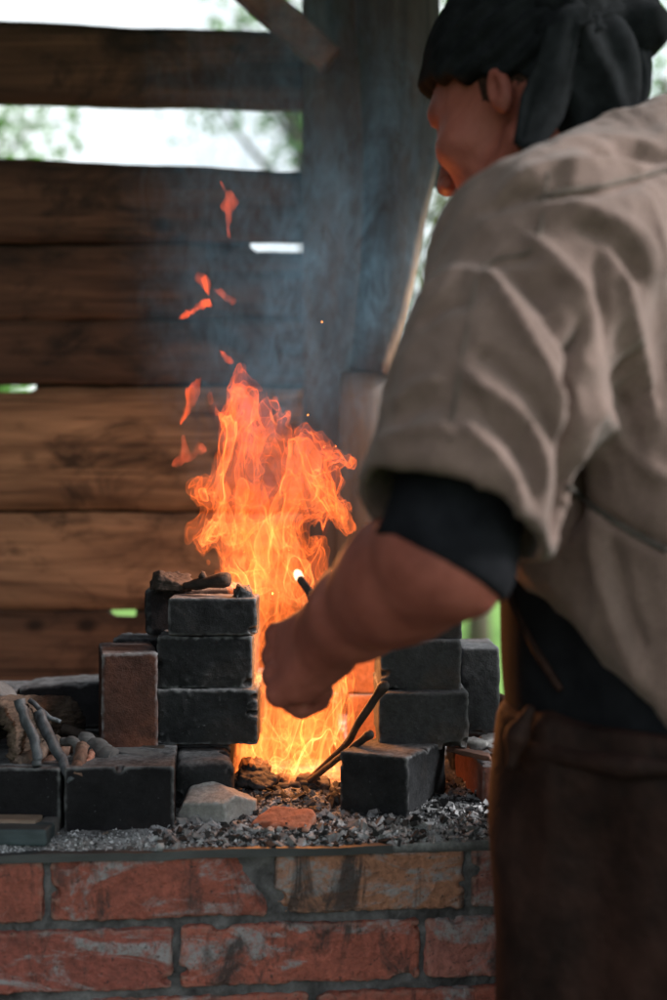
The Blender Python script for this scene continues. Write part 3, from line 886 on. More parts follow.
# ------------------------------------------------------------------ ash bed
def ash():
    rs = np.random.RandomState(11)
    nx, ny = 520, 300
    us = np.linspace(UL + 0.004, UR - 0.004, nx); vs_ = np.linspace(0.001, VD - 0.004, ny)
    UU, VV = np.meshgrid(us, vs_, indexing='ij')
    def H(u, v):
        e = np.clip(v / 0.03, 0, 1)
        right = np.clip((u - U(380)) / 0.05, 0, 1)
        base = -0.004 + 0.010 * e + 0.007 * right * (0.4 + 0.6 * e)
        base = base + 0.010 * np.exp(-((v - 0.16) / 0.09)**2) * np.exp(-((u + 0.02) / 0.14)**2)
        return HT + base + 0.0042 * fbm(u * 34, v * 34, 0.5, 5) * (0.3 + 0.7 * e)
    Z = H(UU, VV)
    V = [np.stack([UU.ravel(), VV.ravel(), Z.ravel()], 1)]
    idx = np.arange(nx * ny).reshape(nx, ny)
    F1 = np.stack([idx[:-1, :-1], idx[1:, :-1], idx[1:, 1:], idx[:-1, 1:]], -1).reshape(-1, 4)
    g = np.clip(0.22 + 0.22 * fbm(UU * 22, VV * 22, 3.3, 5).ravel(), 0.03, 0.55)
    C = [np.stack([g * 0.95, g, g * 1.06], 1)]
    F_ = [F1]
    # skirt so that the bed is solid
    o = nx * ny
    ring = np.concatenate([idx[:, 0], idx[-1, 1:], idx[-2::-1, -1], idx[0, -2:0:-1]])
    low = V[0][ring].copy(); low[:, 2] = HT - 0.0105; V.append(low); C.append(np.full((len(ring), 3), 0.06))
    k = np.arange(len(ring)); k2 = (k + 1) % len(ring)
    F_.append(np.stack([ring[k2], ring[k], o + k, o + k2], 1)[:, ::-1]); o += len(ring)
    # cinders
    cube = np.array([(-1, -1, -1), (1, -1, -1), (1, 1, -1), (-1, 1, -1), (-1, -1, 1), (1, -1, 1), (1, 1, 1), (-1, 1, 1)], dtype=float)
    cf = np.array([(0, 3, 2, 1), (4, 5, 6, 7), (0, 1, 5, 4), (1, 2, 6, 5), (2, 3, 7, 6), (3, 0, 4, 7)])
    N = 25000
    for i in range(N):
        big = i >= 22800
        if i < 18500 or big:
            u = rs.uniform(U(150), U(545)); v = abs(rs.normal()) * 0.11 + 0.002
        elif i < 21000:
            u = rs.uniform(U(-30), U(180)); v = abs(rs.normal()) * 0.03 + 0.002
        else:
            u = rs.uniform(UL + .02, UR - .02); v = rs.uniform(0.002, VD - 0.03)
        if v > VD - 0.02 or u > UR - 0.01: continue
        s = 0.0004 + 0.0012 * rs.uniform()**2
        if big: s = 0.0016 + 0.0042 * rs.uniform()**3
        p = cube * rs.uniform(0.45, 1.25, size=(8, 3)) * np.array([s * rs.uniform(.7, 1.9), s * rs.uniform(.6, 1.1), s * rs.uniform(.22, .7)])
        q = rs.normal(size=4) * (np.array([1, .35, .35, 1]) if big else 1); q /= np.linalg.norm(q); w, x, y, z = q
        Rm = np.array([[1 - 2*(y*y+z*z), 2*(x*y-z*w), 2*(x*z+y*w)], [2*(x*y+z*w), 1-2*(x*x+z*z), 2*(y*z-x*w)], [2*(x*z-y*w), 2*(y*z+x*w), 1-2*(x*x+y*y)]])
        p = p @ Rm.T + np.array([u, v, float(H(np.float64(u), np.float64(v))) + s * 0.35])
        V.append(p); F_.append(cf + o); o += 8
        t = rs.uniform()
        g = 0.05 + 0.07 * rs.uniform() if t < 0.25 else (0.16 + 0.2 * rs.uniform() if t < 0.75 else 0.4 + 0.3 * rs.uniform())
        if big: g = 0.014 + 0.03 * rs.uniform() if t < 0.5 else 0.12 + 0.3 * rs.uniform()
        C.append(np.tile(np.array([0.96, 1.0, 1.07]) * g, (8, 1)))
    ob = mesh("ash_bed", tolocal(np.concatenate(V)), np.concatenate(F_), MAT_ASH, smooth=False, attr=np.concatenate(C), origin=(0, D0, HT))
    tag(ob, "grey ash and cinders spread over the hearth", "ash", kind='stuff')
ash()

#==LOOSE==
# ------------------------------------------------------------------ loose bricks
def brick(px0, px1, py0, py1, D, depth, mat, label, group, yaw=0.0, seed=0, chips=6, name="brick", rad=0.0022, amp=0.0012, tilt=0.0, chip=0.012, cuts=()):
    """front face spans the given columns and rows at distance D"""
    a, b = P(px0, py0, D), P(px1, py1, D)
    w, h = abs(b[0] - a[0]) / 2, abs(a[2] - b[2]) / 2
    v, f = rough_block((w, depth / 2, h), 0.0022, rad, amp, chips, seed, chip, cuts)
    v = v @ rotz(yaw).T
    if tilt:
        t = R(tilt); Rt = np.array([[math.cos(t), 0, math.sin(t)], [0, 1, 0], [-math.sin(t), 0, math.cos(t)]]); v = v @ Rt.T
    v = v + np.array([(a[0] + b[0]) / 2, D + depth / 2, (a[2] + b[2]) / 2])
    return tag(mesh(name, v, f, mat), label, "brick", group)
GL, GR = "bricks stacked left of the fire", "bricks stacked right of the fire"
brick(58.6, 168, 767, 836, 1.500, 0.15, MAT_BLACK, "black brick under the twigs, its right top edge dusted pink, by the blue green bar", GL, 5, 1, 5)
brick(-50, 63, 768, 836, 1.502, 0.15, MAT_BLACK, "black brick at the left edge below the twigs and the hollow log", GL, -2, 2, 5)
brick(169, 229, 762, 828, 1.565, 0.10, MAT_SOOT, "grey rounded half brick behind the pale stone", GL, 7, 3, 7, rad=0.012)
brick(160, 231, 745.5, 812, 1.665, 0.20, MAT_BLACK, "black brick under the stack, mostly hidden behind the grey half brick", GL, 0, 4, 4)
brick(91, 147, 653, 752, 1.62, 0.13, MAT_RUSTB, "russet brick standing on edge left of the black stack", GL, 11, 5, 6)
brick(155, 257.5, 689.5, 745, 1.635, 0.22, MAT_SOOT, "widest dark brick at the bottom of the left stack, overhanging on the right", GL, 0, 6, 9, amp=0.0022)
brick(155.5, 251, 636.5, 688.5, 1.645, 0.21, MAT_SOOT, "pitted dark brick in the middle of the left stack", GL, 1, 7, 9, amp=0.002)
brick(168, 256.5, 598, 635.6, 1.64, 0.075, MAT_SOOT, "thin dark brick on top of the left stack, in front", GL, 0, 8, 5)
brick(142, 240, 588, 635.6, 1.73, 0.12, MAT_BLACK, "black brick at the back on top of the left stack under charred scraps", GL, 3, 9, 5, rad=0.008)
brick(20, 124, 684, 728, 1.86, 0.10, MAT_BLACK, "long black brick with a pale top edge behind the twigs", GL, 0, 10, 4, tilt=-4)
brick(-90, 17, 690, 790, 1.86, 0.10, MAT_BLACK, "added black brick blocking a bright gap at the far left edge behind the hollow log", GL, 0, 14, 4)  # added to close a bright gap below the log
brick(22, 124, 729.5, 790, 1.86, 0.10, MAT_BLACK, "black brick under the long one behind the twigs", GL, 0, 11, 4)
brick(113, 172, 638, 700, 1.80, 0.07, MAT_BLACK, "black brick end peeping out above the russet brick", GL, 0, 12, 4)
brick(113, 172, 701, 790, 1.80, 0.10, MAT_BLACK, "black brick hidden under the peeping one behind the russet brick", GL, 0, 13, 4)
# right side
v, f = rough_block((0.0415, 0.060, 0.038), 0.0022, 0.0022, 0.0014, 8, 21)
_t = R(25); _k = P(408, 790, 1.53); _k[2] = 0.879
v = v @ rotz(-25).T + _k - 0.0415 * np.array([math.cos(_t), -math.sin(_t), 0]) + 0.060 * np.array([math.sin(_t), math.cos(_t), 0])
tag(mesh("brick", v, f, MAT_SOOT), "broad front brick turned with a corner forward, right of the fire", "brick", GR)
brick(476, 588, 766, 818, 1.585, 0.20, MAT_PINKB, "pinkish red brick under the ashy shards beside the apron", GR, 4, 22, 6)
brick(378.5, 468.5, 692.5, 750, 1.615, 0.20, MAT_SOOT2, "charcoal grey brick second from the bottom right of the fire", GR, 0, 23, 8, amp=0.002)
brick(380, 461, 640.5, 691.5, 1.635, 0.20, MAT_SOOT2, "charcoal grey brick under the man's forearm", GR, 0, 24, 8, amp=0.002)
brick(392, 462, 594, 639.5, 1.65, 0.14, MAT_SOOT2, "dark brick almost hidden behind the man's forearm", GR, 0, 25, 6)
brick(461.5, 500, 648, 733, 1.73, 0.12, MAT_SOOT2, "grey brown brick standing upright at the right end of the stack", GR, 0, 26, 6)
brick(348, 386, 695, 762, 1.86, 0.10, MAT_FIRELIT, "glowing orange lit brick inside the fire, lower one", GR, 0, 27, 5)
brick(343, 386, 640, 694, 1.87, 0.10, MAT_FIRELIT, "glowing orange lit brick inside the fire, upper one", GR, 0, 28, 5)
brick(350, 500, 763.5, 800, 1.84, 0.12, MAT_BLACK, "black brick carrying the orange lit ones at the back of the fire", GR, 0, 29, 4)
brick(452, 502, 734, 790, 1.80, 0.10, MAT_SOOT, "sooty brick under the upright one at the right end", GR, 0, 30, 4)
brick(236, 344, 738, 800, 1.90, 0.09, MAT_BLACK, "added soot black brick hiding bright ash behind the foot of the flames", "added bricks hiding the bright ash behind the fire", 0, 32, 4)  # added pair: covers brightly firelit ash that shows through the flames
brick(250, 338, 700, 737, 1.91, 0.08, MAT_BLACK, "added soot black brick behind the flames, on top of the lower one", "added bricks hiding the bright ash behind the fire", 0, 33, 4)
#low sooty lip in front of the fire
brick(243, 330, 783, 806, 1.675, 0.05, MAT_SOOT, "low half buried brick in the ash in front of the flames", "bricks lying in the ash", 3, 31, 10, amp=0.0025, rad=0.006)

def rock(c, half, mat, name, label, cat, seed, cuts, yaw=0, h=0.0025, group=None, amp=0.0015, rad=0.003, tiltx=0):
    v, f = rough_block(half, h, rad, amp, 3 if amp < 0.002 else 8, seed, 0.008, cuts)
    if tiltx:
        t = R(tiltx); v = v @ np.array([[1, 0, 0], [0, math.cos(t), -math.sin(t)], [0, math.sin(t), math.cos(t)]]).T
    v = v @ rotz(yaw).T + np.array(c)
    return tag(mesh(name, v, f, mat, smooth=True), label, cat, group)
rock(P(216, 803, 1.545), (0.044, 0.035, 0.024), MAT_STONE, "stone", "pale grey angular stone in the ash by the left stack", "stone", 41,
     [((0, 0, 0.014), (-0.13, -0.30, 0.94)), ((-0.005, -0.026, 0), (-0.30, -0.95, 0.05)), ((0.022, -0.02, 0), (0.78, -0.62, 0.08)), ((-0.037, 0, 0), (-0.9, 0, 0.4)), ((0.02, 0, 0.012), (0.4, 0.1, 0.9))], h=0.002, rad=0.001)
rock(P(286, 820, 1.51), (0.034, 0.019, 0.005), MAT_TERRA, "terracotta_shard", "flat orange terracotta shard lying on the ash in front of the fire", "shard", 42,
     [((0.03, 0.012, 0), (0.7, 0.5, 0)), ((-0.03, 0.0, 0), (-0.9, 0.35, 0))], yaw=-22, tiltx=22, h=0.002)
# coals and charred scraps
def lump(px, py, D, w, h, d, mat, name, label, cat, seed, group=None, yaw=0):
    return rock(P(px, py, D), (w / 2, d / 2, h / 2), mat, name, label, cat, seed, [((0, 0, h * 0.42), (0.35, -0.3, 0.8)), ((-w * .42, 0, 0), (-0.8, -.2, 0.4)), ((w * .42, 0, 0), (0.8, -.3, 0.3))], yaw, 0.0015, group, 0.0042, 0.0015)
GC = "charcoal lumps at the foot of the fire"
lump(256, 768, 1.69, 0.042, 0.022, 0.03, MAT_COAL, "charcoal_lump", "layered grey charcoal lump at the foot of the flames, left", "charcoal", 51, GC, 8)
lump(254, 779, 1.66, 0.05, 0.016, 0.03, MAT_COAL, "charcoal_lump", "flat charcoal piece under the layered lump", "charcoal", 52, GC, -12)
lump(283, 780, 1.70, 0.03, 0.016, 0.03, MAT_COAL, "charcoal_lump", "small charcoal lump in the middle of the flames' foot", "charcoal", 53, GC, 20)
lump(305, 781, 1.69, 0.03, 0.014, 0.025, MAT_COAL, "charcoal_lump", "small charcoal lump where the two rods start", "charcoal", 54, GC, -20)
lump(237, 781, 1.67, 0.03, 0.018, 0.025, MAT_COAL, "charcoal_lump", "dark charcoal lump beside the corner of the left stack", "charcoal", 55, GC, 30)
lump(334, 800, 1.60, 0.018, 0.03, 0.02, MAT_COAL, "charcoal_lump", "upright flaky charcoal piece against the broad front brick", "charcoal", 56, GC, 10)
lump(250, 806, 1.60, 0.03, 0.012, 0.02, MAT_COAL, "charcoal_lump", "charcoal crumb just right of the pale stone", "charcoal", 57, GC, 40)
lump(320, 815, 1.56, 0.026, 0.014, 0.02, MAT_COAL, "charcoal_lump", "grey charcoal crumb between the shard and the broad front brick", "charcoal", 58, GC, 25)
lump(378, 833, 1.51, 0.03, 0.010, 0.02, MAT_COAL, "charcoal_lump", "black cinder in front of the broad front brick", "charcoal", 59, GC, 15)
lump(406, 836, 1.50, 0.028, 0.012, 0.018, MAT_COAL, "charcoal_lump", "black cinder at the hearth edge below the grey brick face", "charcoal", 60, GC, -15)
# scraps on top of left stack
GSC = "charred scraps on top of the left stack"
lump(171, 580.5, 1.72, 0.052, 0.022, 0.04, MAT_CHARW, "charred_scrap", "crumbly charred scrap at the left on the black brick", "charred scrap", 61, GSC, 5)
v, f = tube(spline([P(184, 586, 1.70), P(205, 583, 1.69), P(228, 579, 1.67)], 8), [0.004, 0.005, 0.007, 0.0075, 0.007, 0.0085, 0.0095, 0.008], 9, noise=0.3, seed=3)
v2, f2 = tube(spline([P(203, 583, 1.69), P(204, 577, 1.69), P(200, 574, 1.69)], 5), [0.004, 0.004, 0.004, 0.0055, 0.005], 7, noise=0.3)
tag(mesh("charred_twig", *join([(v, f), (v2, f2)]), MAT_CHARW), "short forked charred twig on top of the left stack", "twig", GSC)
lump(243, 592, 1.66, 0.024, 0.016, 0.02, MAT_COAL, "charred_scrap", "black crumb at the right corner on top of the left stack", "charred scrap", 63, GSC, 15)
# thin ash slivers on ledge between the left bricks
GS = "wood slivers on the bricks"
def sliver(p0, p1, w, t, mat, label, seed, name="wood_sliver", cat="sliver", group=GS):
    p0 = np.array(p0); p1 = np.array(p1); L = np.linalg.norm(p1 - p0)
    v, f = rough_block((L / 2, w / 2, t / 2), 0.0022, 0.0012, 0.0012, 4, seed, 0.008, [((L * .44, 0, 0), (0.8, 0.5, 0)), ((-L * .44, 0, 0), (-0.7, 0.5, 0))])
    d = (p1 - p0) / L; s = np.cross((0, 0, 1), d); s /= np.linalg.norm(s); u = np.cross(d, s)
    v = v @ np.array([d, s, u]) + (p0 + p1) / 2
    return tag(mesh(name, v, f, mat), label, cat, group)
sliver(P(114, 750, 1.60), P(178, 762, 1.56), 0.030, 0.007, MAT_GREYW, "pale grey wood sliver on the black brick right of the twigs", 71)
sliver(P(140, 747, 1.63), P(171, 749, 1.62), 0.02, 0.005, MAT_CHARW, "thin dark sliver lying under the bottom brick of the left stack", 72)
sliver(P(449, 748, 1.63), P(494, 758, 1.60), 0.022, 0.006, MAT_REDW, "red brown sliver in front of the shards on the pinkish brick", 73)
sliver(P(462, 742, 1.66), P(486, 744, 1.66), 0.04, 0.012, MAT_STONE, "thick ash coated shard on the pinkish brick", 74, "ash_shard", "shard")
sliver(P(478, 742, 1.70), P(520, 730, 1.75), 0.03, 0.006, MAT_STONE, "long pale ash coated shard by the foot of the upright brick", 75, "ash_shard", "shard")
sliver(P(484, 748, 1.64), P(515, 750, 1.66), 0.05, 0.006, MAT_STONE, "flat pale shard at the right on the pinkish brick", 76, "ash_shard", "shard")
# red brown sticks behind the right stack
for i, (a, b, r_, mt, lb) in enumerate([
    ((498, 700, 1.80), (560, 716, 1.86), 0.010, MAT_REDW, "red brown stick uppermost behind the upright brick"),
    ((497, 712, 1.78), (560, 730, 1.80), 0.008, MAT_TWIGR, "orange brown stick below the uppermost one, right of the upright brick"),
    ((495, 728, 1.76), (560, 738, 1.74), 0.011, MAT_TWIGB, "thick grey brown stick lowest right of the upright brick")]):
    v, f = tube(np.linspace(P(*a), P(*b), 8), np.full(8, r_), 9, noise=0.25, seed=i)
    tag(mesh("stick", v, f, mt), lb, "stick", "sticks at the right end of the hearth")

# ------------------------------------------------------------------ rods leaning out of the fire
def rod(pts, r0, r1, mat, name, label, cat, group=None, knob=0.0, n=22, seed=0, parent=None):
    n = n * 2; q = spline(pts, n); rr = np.linspace(r0, r1, n)
    jit = np.array([[float(fbm(i * 0.12 + seed * 3.7, k_ * 5.5, seed, 2)) for k_ in range(3)] for i in range(n)]) * r0 * 0.35; q = q + jit
    rr = rr * (1 + 0.08 * np.array([float(perlin(i * 0.13, seed * 2.1, 0.7)) for i in range(n)]))
    if knob: rr[-5:] = [r1 * 1.1, knob * 0.9, knob, knob * 0.95, knob * 0.6]
    v, f = tube(q, rr, 12, noise=0.22, seed=seed)
    o = mesh(name, v, f, mat, parent)
    if parent is None: tag(o, label, cat, group)
    return o
rod([P(306, 782, 1.70), P(345, 745, 1.64), P(360, 720, 1.60), P(386, 683, 1.57)], 0.0035, 0.0050, MAT_ROD, "iron_rod", "longer dark rod with a rounded end leaning on the right stack", "rod", "rods leaning out of the fire", 0.0068, seed=1)
rod([P(306, 784, 1.69), P(340, 757, 1.62), P(372, 733, 1.57)], 0.0035, 0.0042, MAT_ROD, "iron_rod", "shorter dark rod with a pale end below the longer one", "rod", "rods leaning out of the fire", 0.0055, seed=2)

# ------------------------------------------------------------------ twigs and scrap at the left
GT = "twigs and sticks heaped at the left"
rod([P(19, 699, 1.535), P(26, 720, 1.525), P(36, 745, 1.515), P(37, 766, 1.505)], 0.0062, 0.0050, MAT_TWIG, "twig", "blue grey twig on the left, the nearer to the hollow log", "twig", GT, seed=3)
rod([P(39, 712, 1.56), P(46, 730, 1.545), P(58, 752, 1.53), P(66, 768, 1.51), P(72, 781, 1.497)], 0.0066, 0.0050, MAT_TWIG, "twig", "blue grey knotted twig hanging over the front of the black bricks", "twig", GT, seed=4)
rod([P(30, 700, 1.60), P(48, 716, 1.59), P(60, 722, 1.59)], 0.003, 0.0025, MAT_TWIG, "twig", "thin dark twig crossing behind the two blue grey twigs", "twig", GT, seed=5)
rod([P(83, 745, 1.545), P(78, 765, 1.52), P(77, 777, 1.50)], 0.0068, 0.0072, MAT_TWIGR, "stick", "short reddish stick hanging over the edge right of the knotted twig", "stick", GT, seed=6)
rod([P(62, 742, 1.57), P(72, 741, 1.56), P(78, 750, 1.55), P(74, 760, 1.54), P(64, 766, 1.53)], 0.005, 0.005, MAT_GREYW, "bent_iron", "grey hook shaped iron curled among the twigs", "hook", None, seed=7)
rod([P(14, 766, 1.53), P(34, 756, 1.55), P(56, 742, 1.60)], 0.009, 0.008, MAT_TWIGB, "stick", "thick brown stick lying under the two blue grey twigs", "stick", GT, seed=8)
rod([P(42, 770, 1.535), P(56, 758, 1.56), P(70, 748, 1.60)], 0.008, 0.006, MAT_TWIGR, "stick", "reddish brown stick lying between the knotted twig and the hook", "stick", GT, seed=9)
rod([P(-10, 775, 1.53), P(12, 766, 1.55), P(24, 752, 1.60)], 0.009, 0.008, MAT_TWIGB, "stick", "brown stick at the left edge in front of the hollow log", "stick", GT, seed=12)
rod([P(84, 741, 1.60), P(98, 750, 1.58), P(112, 758, 1.56)], 0.0105, 0.0125, MAT_GREYW, "stick", "stubby grey broken stick right of the reddish one", "stick", GT, seed=10)
rod([P(84, 768, 1.53), P(90, 758, 1.55), P(92, 752, 1.57)], 0.004, 0.004, MAT_TERRA, "wood_chip", "small orange curled wood chip beside the stubby grey stick", "wood chip", None, seed=11)
rod([P(62, 728, 1.64), P(92, 738, 1.64), P(112, 748, 1.63)], 0.006, 0.005, MAT_CHARW, "stick", "dark stick behind the stubby grey one", "stick", GT, seed=13)
# hollow log
def hollow_log():
    V = []; F_ = []; a = P(-26, 742, 1.54); b = P(62, 722, 1.74); d = (b - a) / np.linalg.norm(b - a)
    s = np.cross(d, (0, 0, 1)); s /= np.linalg.norm(s); u = np.cross(s, d); n, m = 40, 110
    for side in (0, 1):
        for i in range(n):
            for j in range(m):
                t = i / (n - 1); jj = j / 5.0; ii = i / 3.0; w = -0.35 + (math.pi + 0.7) * j / (m - 1)
                r = (0.052 - 0.020 * t) * (1 + 0.10 * float(perlin(jj * 0.6, ii * 0.25, 1.0)) + 0.07 * float(perlin(jj * 3.1, ii * 0.5, 2.0)) + 0.03 * float(perlin(jj * 8, ii * 1.2, 3.0))) - side * (0.011 + 0.003 * float(perlin(jj * .7, ii * .3, 4)))
                V.append(a + (b - a) * (t + (0.03 * float(perlin(jj * 1.5, 3, 3)) if i < 3 else 0)) + s * r * math.cos(w) + u * r * math.sin(w))
    o = n * m
    for i in range(n - 1):
        for j in range(m - 1):
            q = i * m + j; F_.append((q, q + m, q + m + 1, q + 1)); F_.append((o + q, o + q + 1, o + q + m + 1, o + q + m))
    for j in range(m - 1):
        F_.append((j, j + 1, o + j + 1, o + j)); q = (n - 1) * m + j; F_.append((q, o + q, o + q + 1, q + 1))
    for i in range(n - 1):
        q = i * m; F_.append((q, o + q, o + q + m, q + m)); q += m - 1; F_.append((q, q + m, o + q + m, o + q))
    tag(mesh("hollow_log", V, F_, MAT_BARK), "hollow brown piece of bark at the left edge, open end forward", "log")
hollow_log()
sliver(P(-25, 676, 1.62), P(22, 704, 1.62), 0.06, 0.010, MAT_GREYW, "weathered grey board end slanting down over the hollow log", 81, "board_end", "board", None)
# bars in front at lower left
def bar(px0, px1, py0, py1, D, depth, mat, name, label, cat, seed, yaw=0, group=None):
    a, b = P(px0, py0, D), P(px1, py1, D)
    v, f = rough_block((abs(b[0] - a[0]) / 2, depth / 2, abs(a[2] - b[2]) / 2), 0.0022, 0.002, 0.0006, 2, seed, 0.005)
    v = v @ rotz(yaw).T + np.array([(a[0] + b[0]) / 2, D + depth / 2, (a[2] + b[2]) / 2])
    tag(mesh(name, v, f, mat), label, cat, group)
GB = "bars lying at the left front of the hearth"
bar(-40, 48, 829, 846, 1.44, 0.035, MAT_TEAL, "flat_bar", "blue green flat bar at the lower left on the hearth edge", "bar", 91, -4, GB)
bar(-40, 37, 820, 828.5, 1.465, 0.03, MAT_TAN, "wood_bar", "tan wooden bar lying on the blue green one", "bar", 92, -3, GB)
bar(38, 55, 822, 841, 1.475, 0.03, MAT_GREYW, "iron_block", "small grey block end right of the tan bar", "block", 93, 0)
rod([P(55, 834, 1.482), P(80, 838, 1.484), P(101, 835, 1.485), P(108, 832, 1.487)], 0.0012, 0.0012, MAT_TAN, "wire", "thin pale wire lying in front of the black brick", "wire", None, seed=15)

#==FIRE==
# ------------------------------------------------------------------ fire
DF = 1.735
fire = empty("fire", P(290, 775, DF), "tall orange fire blazing between the two brick stacks", "fire")
FL_BODY = mat_flame("flame_body", (1.0, 0.11, 0.012), (1.0, 0.06, 0.006), 2.0, 1.4)
FL_OUT = mat_flame("flame_skin", (1.0, 0.20, 0.03), (1.0, 0.13, 0.018), 60, 60)
FL_IN = mat_flame("flame_folds", (1.0, 0.205, 0.034), (1.0, 0.115, 0.013), 88, 62)
FL_HOT = mat_flame("flame_hot_folds", (1.0, 0.27, 0.065), (1.0, 0.18, 0.03), 115, 88)
FL_LICK = mat_flame("flame_lick", (1.0, 0.10, 0.014), (1.0, 0.10, 0.014), 62, 62)
FL_FAINT = mat_flame("flame_faint_lick", (1.0, 0.13, 0.05), (1.0, 0.13, 0.05), 26, 26)

def polysd(poly, X, Z):
    """signed distance, positive inside"""
    poly = np.array(poly); d = np.full(X.shape, 1e9); ins = np.zeros(X.shape, bool)
    for i in range(len(poly)):
        a = poly[i]; b = poly[(i + 1) % len(poly)]; e = b - a
        t = np.clip(((X - a[0]) * e[0] + (Z - a[1]) * e[1]) / (e @ e), 0, 1)
        d = np.minimum(d, np.hypot(X - a[0] - t * e[0], Z - a[1] - t * e[1]))
        c = (a[1] > Z) != (b[1] > Z)
        if abs(e[1]) > 1e-12: ins ^= c & (X < a[0] + (Z - a[1]) / e[1] * e[0])
    return np.where(ins, d, -d)

def closed_spline(pts, k=4):
    p = np.array(pts, dtype=float); n = len(p); out = []
    for i in range(n):
        a, b, c, d = p[i - 1], p[i], p[(i + 1) % n], p[(i + 2) % n]
        for u in np.linspace(0, 1, k, endpoint=False):
            out.append(0.5 * ((2 * b) + (-a + c) * u + (2 * a - 5 * b + 4 * c - d) * u * u + (-a + 3 * b - 3 * c + d) * u**3))
    return np.array(out)

def bil(A, x, z):
    x = np.clip(x, 0, A.shape[0] - 1.001); z = np.clip(z, 0, A.shape[1] - 1.001)
    i = x.astype(np.int32); j = z.astype(np.int32); u = x - i; w = z - j
    return (A[i, j] * (1 - u) + A[i + 1, j] * u) * (1 - w) + (A[i, j + 1] * (1 - u) + A[i + 1, j + 1] * u) * w

def flame_domain(outline, holes, T, h, seed, wob):
    q = [P(x, y, DF)[[0, 2]] for x, y in closed_spline(outline)]
    qq = np.array(q); lo = qq.min(0) - 0.014; hi = qq.max(0) + 0.014
    xs = np.arange(lo[0], hi[0], h); zs = np.arange(lo[1], hi[1], h); ys = np.arange(-T - 0.008, T + 0.008, h)
    X2, Z2 = np.meshgrid(xs, zs, indexing='ij')
    d2 = polysd(q, X2, Z2)
    for hl in holes: d2 = np.minimum(d2, -polysd([P(x, y, DF)[[0, 2]] for x, y in closed_spline(hl)], X2, Z2))
    X = xs[:, None, None].astype(np.float32); Y = ys[None, :, None].astype(np.float32); Z = zs[None, None, :].astype(np.float32)
    w1 = perlin(X * 38 + seed, Y * 30, Z * 24) ; w2 = perlin(X * 38 + 40, Y * 30 + seed, Z * 24)
    w3 = perlin(X * 85 + seed, Y * 60, Z * 48); w4 = perlin(X * 85, Y * 60 + seed, Z * 48 + 9)
    d3 = bil(d2.astype(np.float32), (X - xs[0] + wob * (w1 + 0.5 * w3)) / h, (Z - zs[0] + wob * 1.7 * (w2 + 0.5 * w4)) / h)
    g0 = T - np.sqrt((Y + wob * 1.5 * w2)**2 + (T - np.minimum(d3, T))**2)
    return g0.astype(np.float32), X, Y, Z, np.array([xs[0], DF + ys[0], zs[0]])

def curls(X, Y, Z, seed, warp=0.024, fx=24.0, fz=11.0):
    """a field of rising, curling folds"""
    k = 13.0
    wx = perlin(X * k + seed, Y * k, Z * k * 0.7 + seed); wz = perlin(X * k + 40 + seed, Y * k + 7, Z * k * 0.7)
    wy = perlin(X * k + 80 + seed, Y * k + 17, Z * k * 0.7)
    Xw = X + warp * wx; Yw = Y + warp * wy; Zw = Z + warp * 1.3 * wz
    k = 32.0
    wx = perlin(Xw * k + seed, Yw * k, Zw * k * 0.6); wz = perlin(Xw * k + 40, Yw * k + 7, Zw * k * 0.6 + seed)
    Xw = Xw + warp * 0.45 * wx; Zw = Zw + warp * 0.6 * wz
    return perlin(Xw * fx + seed, Yw * fx, Zw * fz) + 0.25 * perlin(Xw * fx * 2.3, Yw * fx * 2.3 + seed, Zw * fz * 2.3)

def shell(fld, lo, h, t, mat, name="flame_fold"):
    """thin closed skin of glowing gas: between the level sets 0 and -t of a distance-like field"""
    v, f = nets(fld, lo, h)
    if len(v) < 20: return
    parts_ = [(v, f)]
    v2, f2 = nets(fld + np.float32(t), lo, h)
    if len(v2) > 8:
        v = np.concatenate([v, v2]); f = np.concatenate([f, f2[:, ::-1] + len(parts_[0][0])])
    if name is None: return v, f
    mesh(name, v, f, mat, fire)

def distlike(c, h):
    g = np.gradient(c, h)
    m = np.sqrt(g[0]**2 + g[1]**2 + g[2]**2)
    return (c / np.maximum(m, 6.0)).astype(np.float32)

OUT = [(232, 778), (226, 750), (228, 700), (236, 660), (238, 610), (230, 590), (217, 574), (219, 560), (213, 548), (204, 557), (193, 543), (192, 532), (203, 518), (206, 508),
       (196, 500), (192, 487), (203, 476), (214, 464), (217, 446), (218, 430), (211, 415), (209, 390), (216, 402), (225, 407), (230, 398), (231, 386), (236, 378), (246, 364), (247, 380), (254, 386), (264, 393), (275, 406),
       (278, 416), (291, 413), (285, 424), (298, 428), (307, 426), (320, 436), (333, 449), (350, 461), (338, 463), (331, 469), (338, 480), (337, 495), (346, 509), (349, 530),
       (341, 524), (333, 519), (326, 528), (321, 545), (326, 552), (325, 570), (329, 580), (340, 570), (335, 588), (332, 610), (348, 640), (352, 690), (350, 730), (344, 760), (338, 782)]
HOLE = [[(302, 522), (311, 517), (321, 523), (323, 535), (314, 540), (308, 548), (303, 540)]]
h_ = 0.0019
g0, GX, GY, GZ, lo_ = flame_domain(OUT, HOLE, 0.058, h_, 3.0, 0.0045)
hz = np.clip((GZ - lo_[2]) / 0.50, 0, 1)
def tongues(sd, a):
    """ragged rising tongues that eat into the edge of the fire"""
    x = GX + 0.012 * perlin(GX * 22 + sd, GY * 22, GZ * 14); y = GY + 0.012 * perlin(GX * 22, GY * 22 + sd, GZ * 14)
    n = np.abs(perlin(x * 48 + sd, y * 48, GZ * 15)) * 2.0 + 0.5 * perlin(x * 95, y * 95 + sd, GZ * 34)
    return a * (0.75 - n)
v, f = nets((-(g0 - 0.003 + tongues(5.5, 0.006))).astype(np.float32), lo_, h_); mesh("flame_body", v, f, FL_BODY, fire)
FOLDS = {}
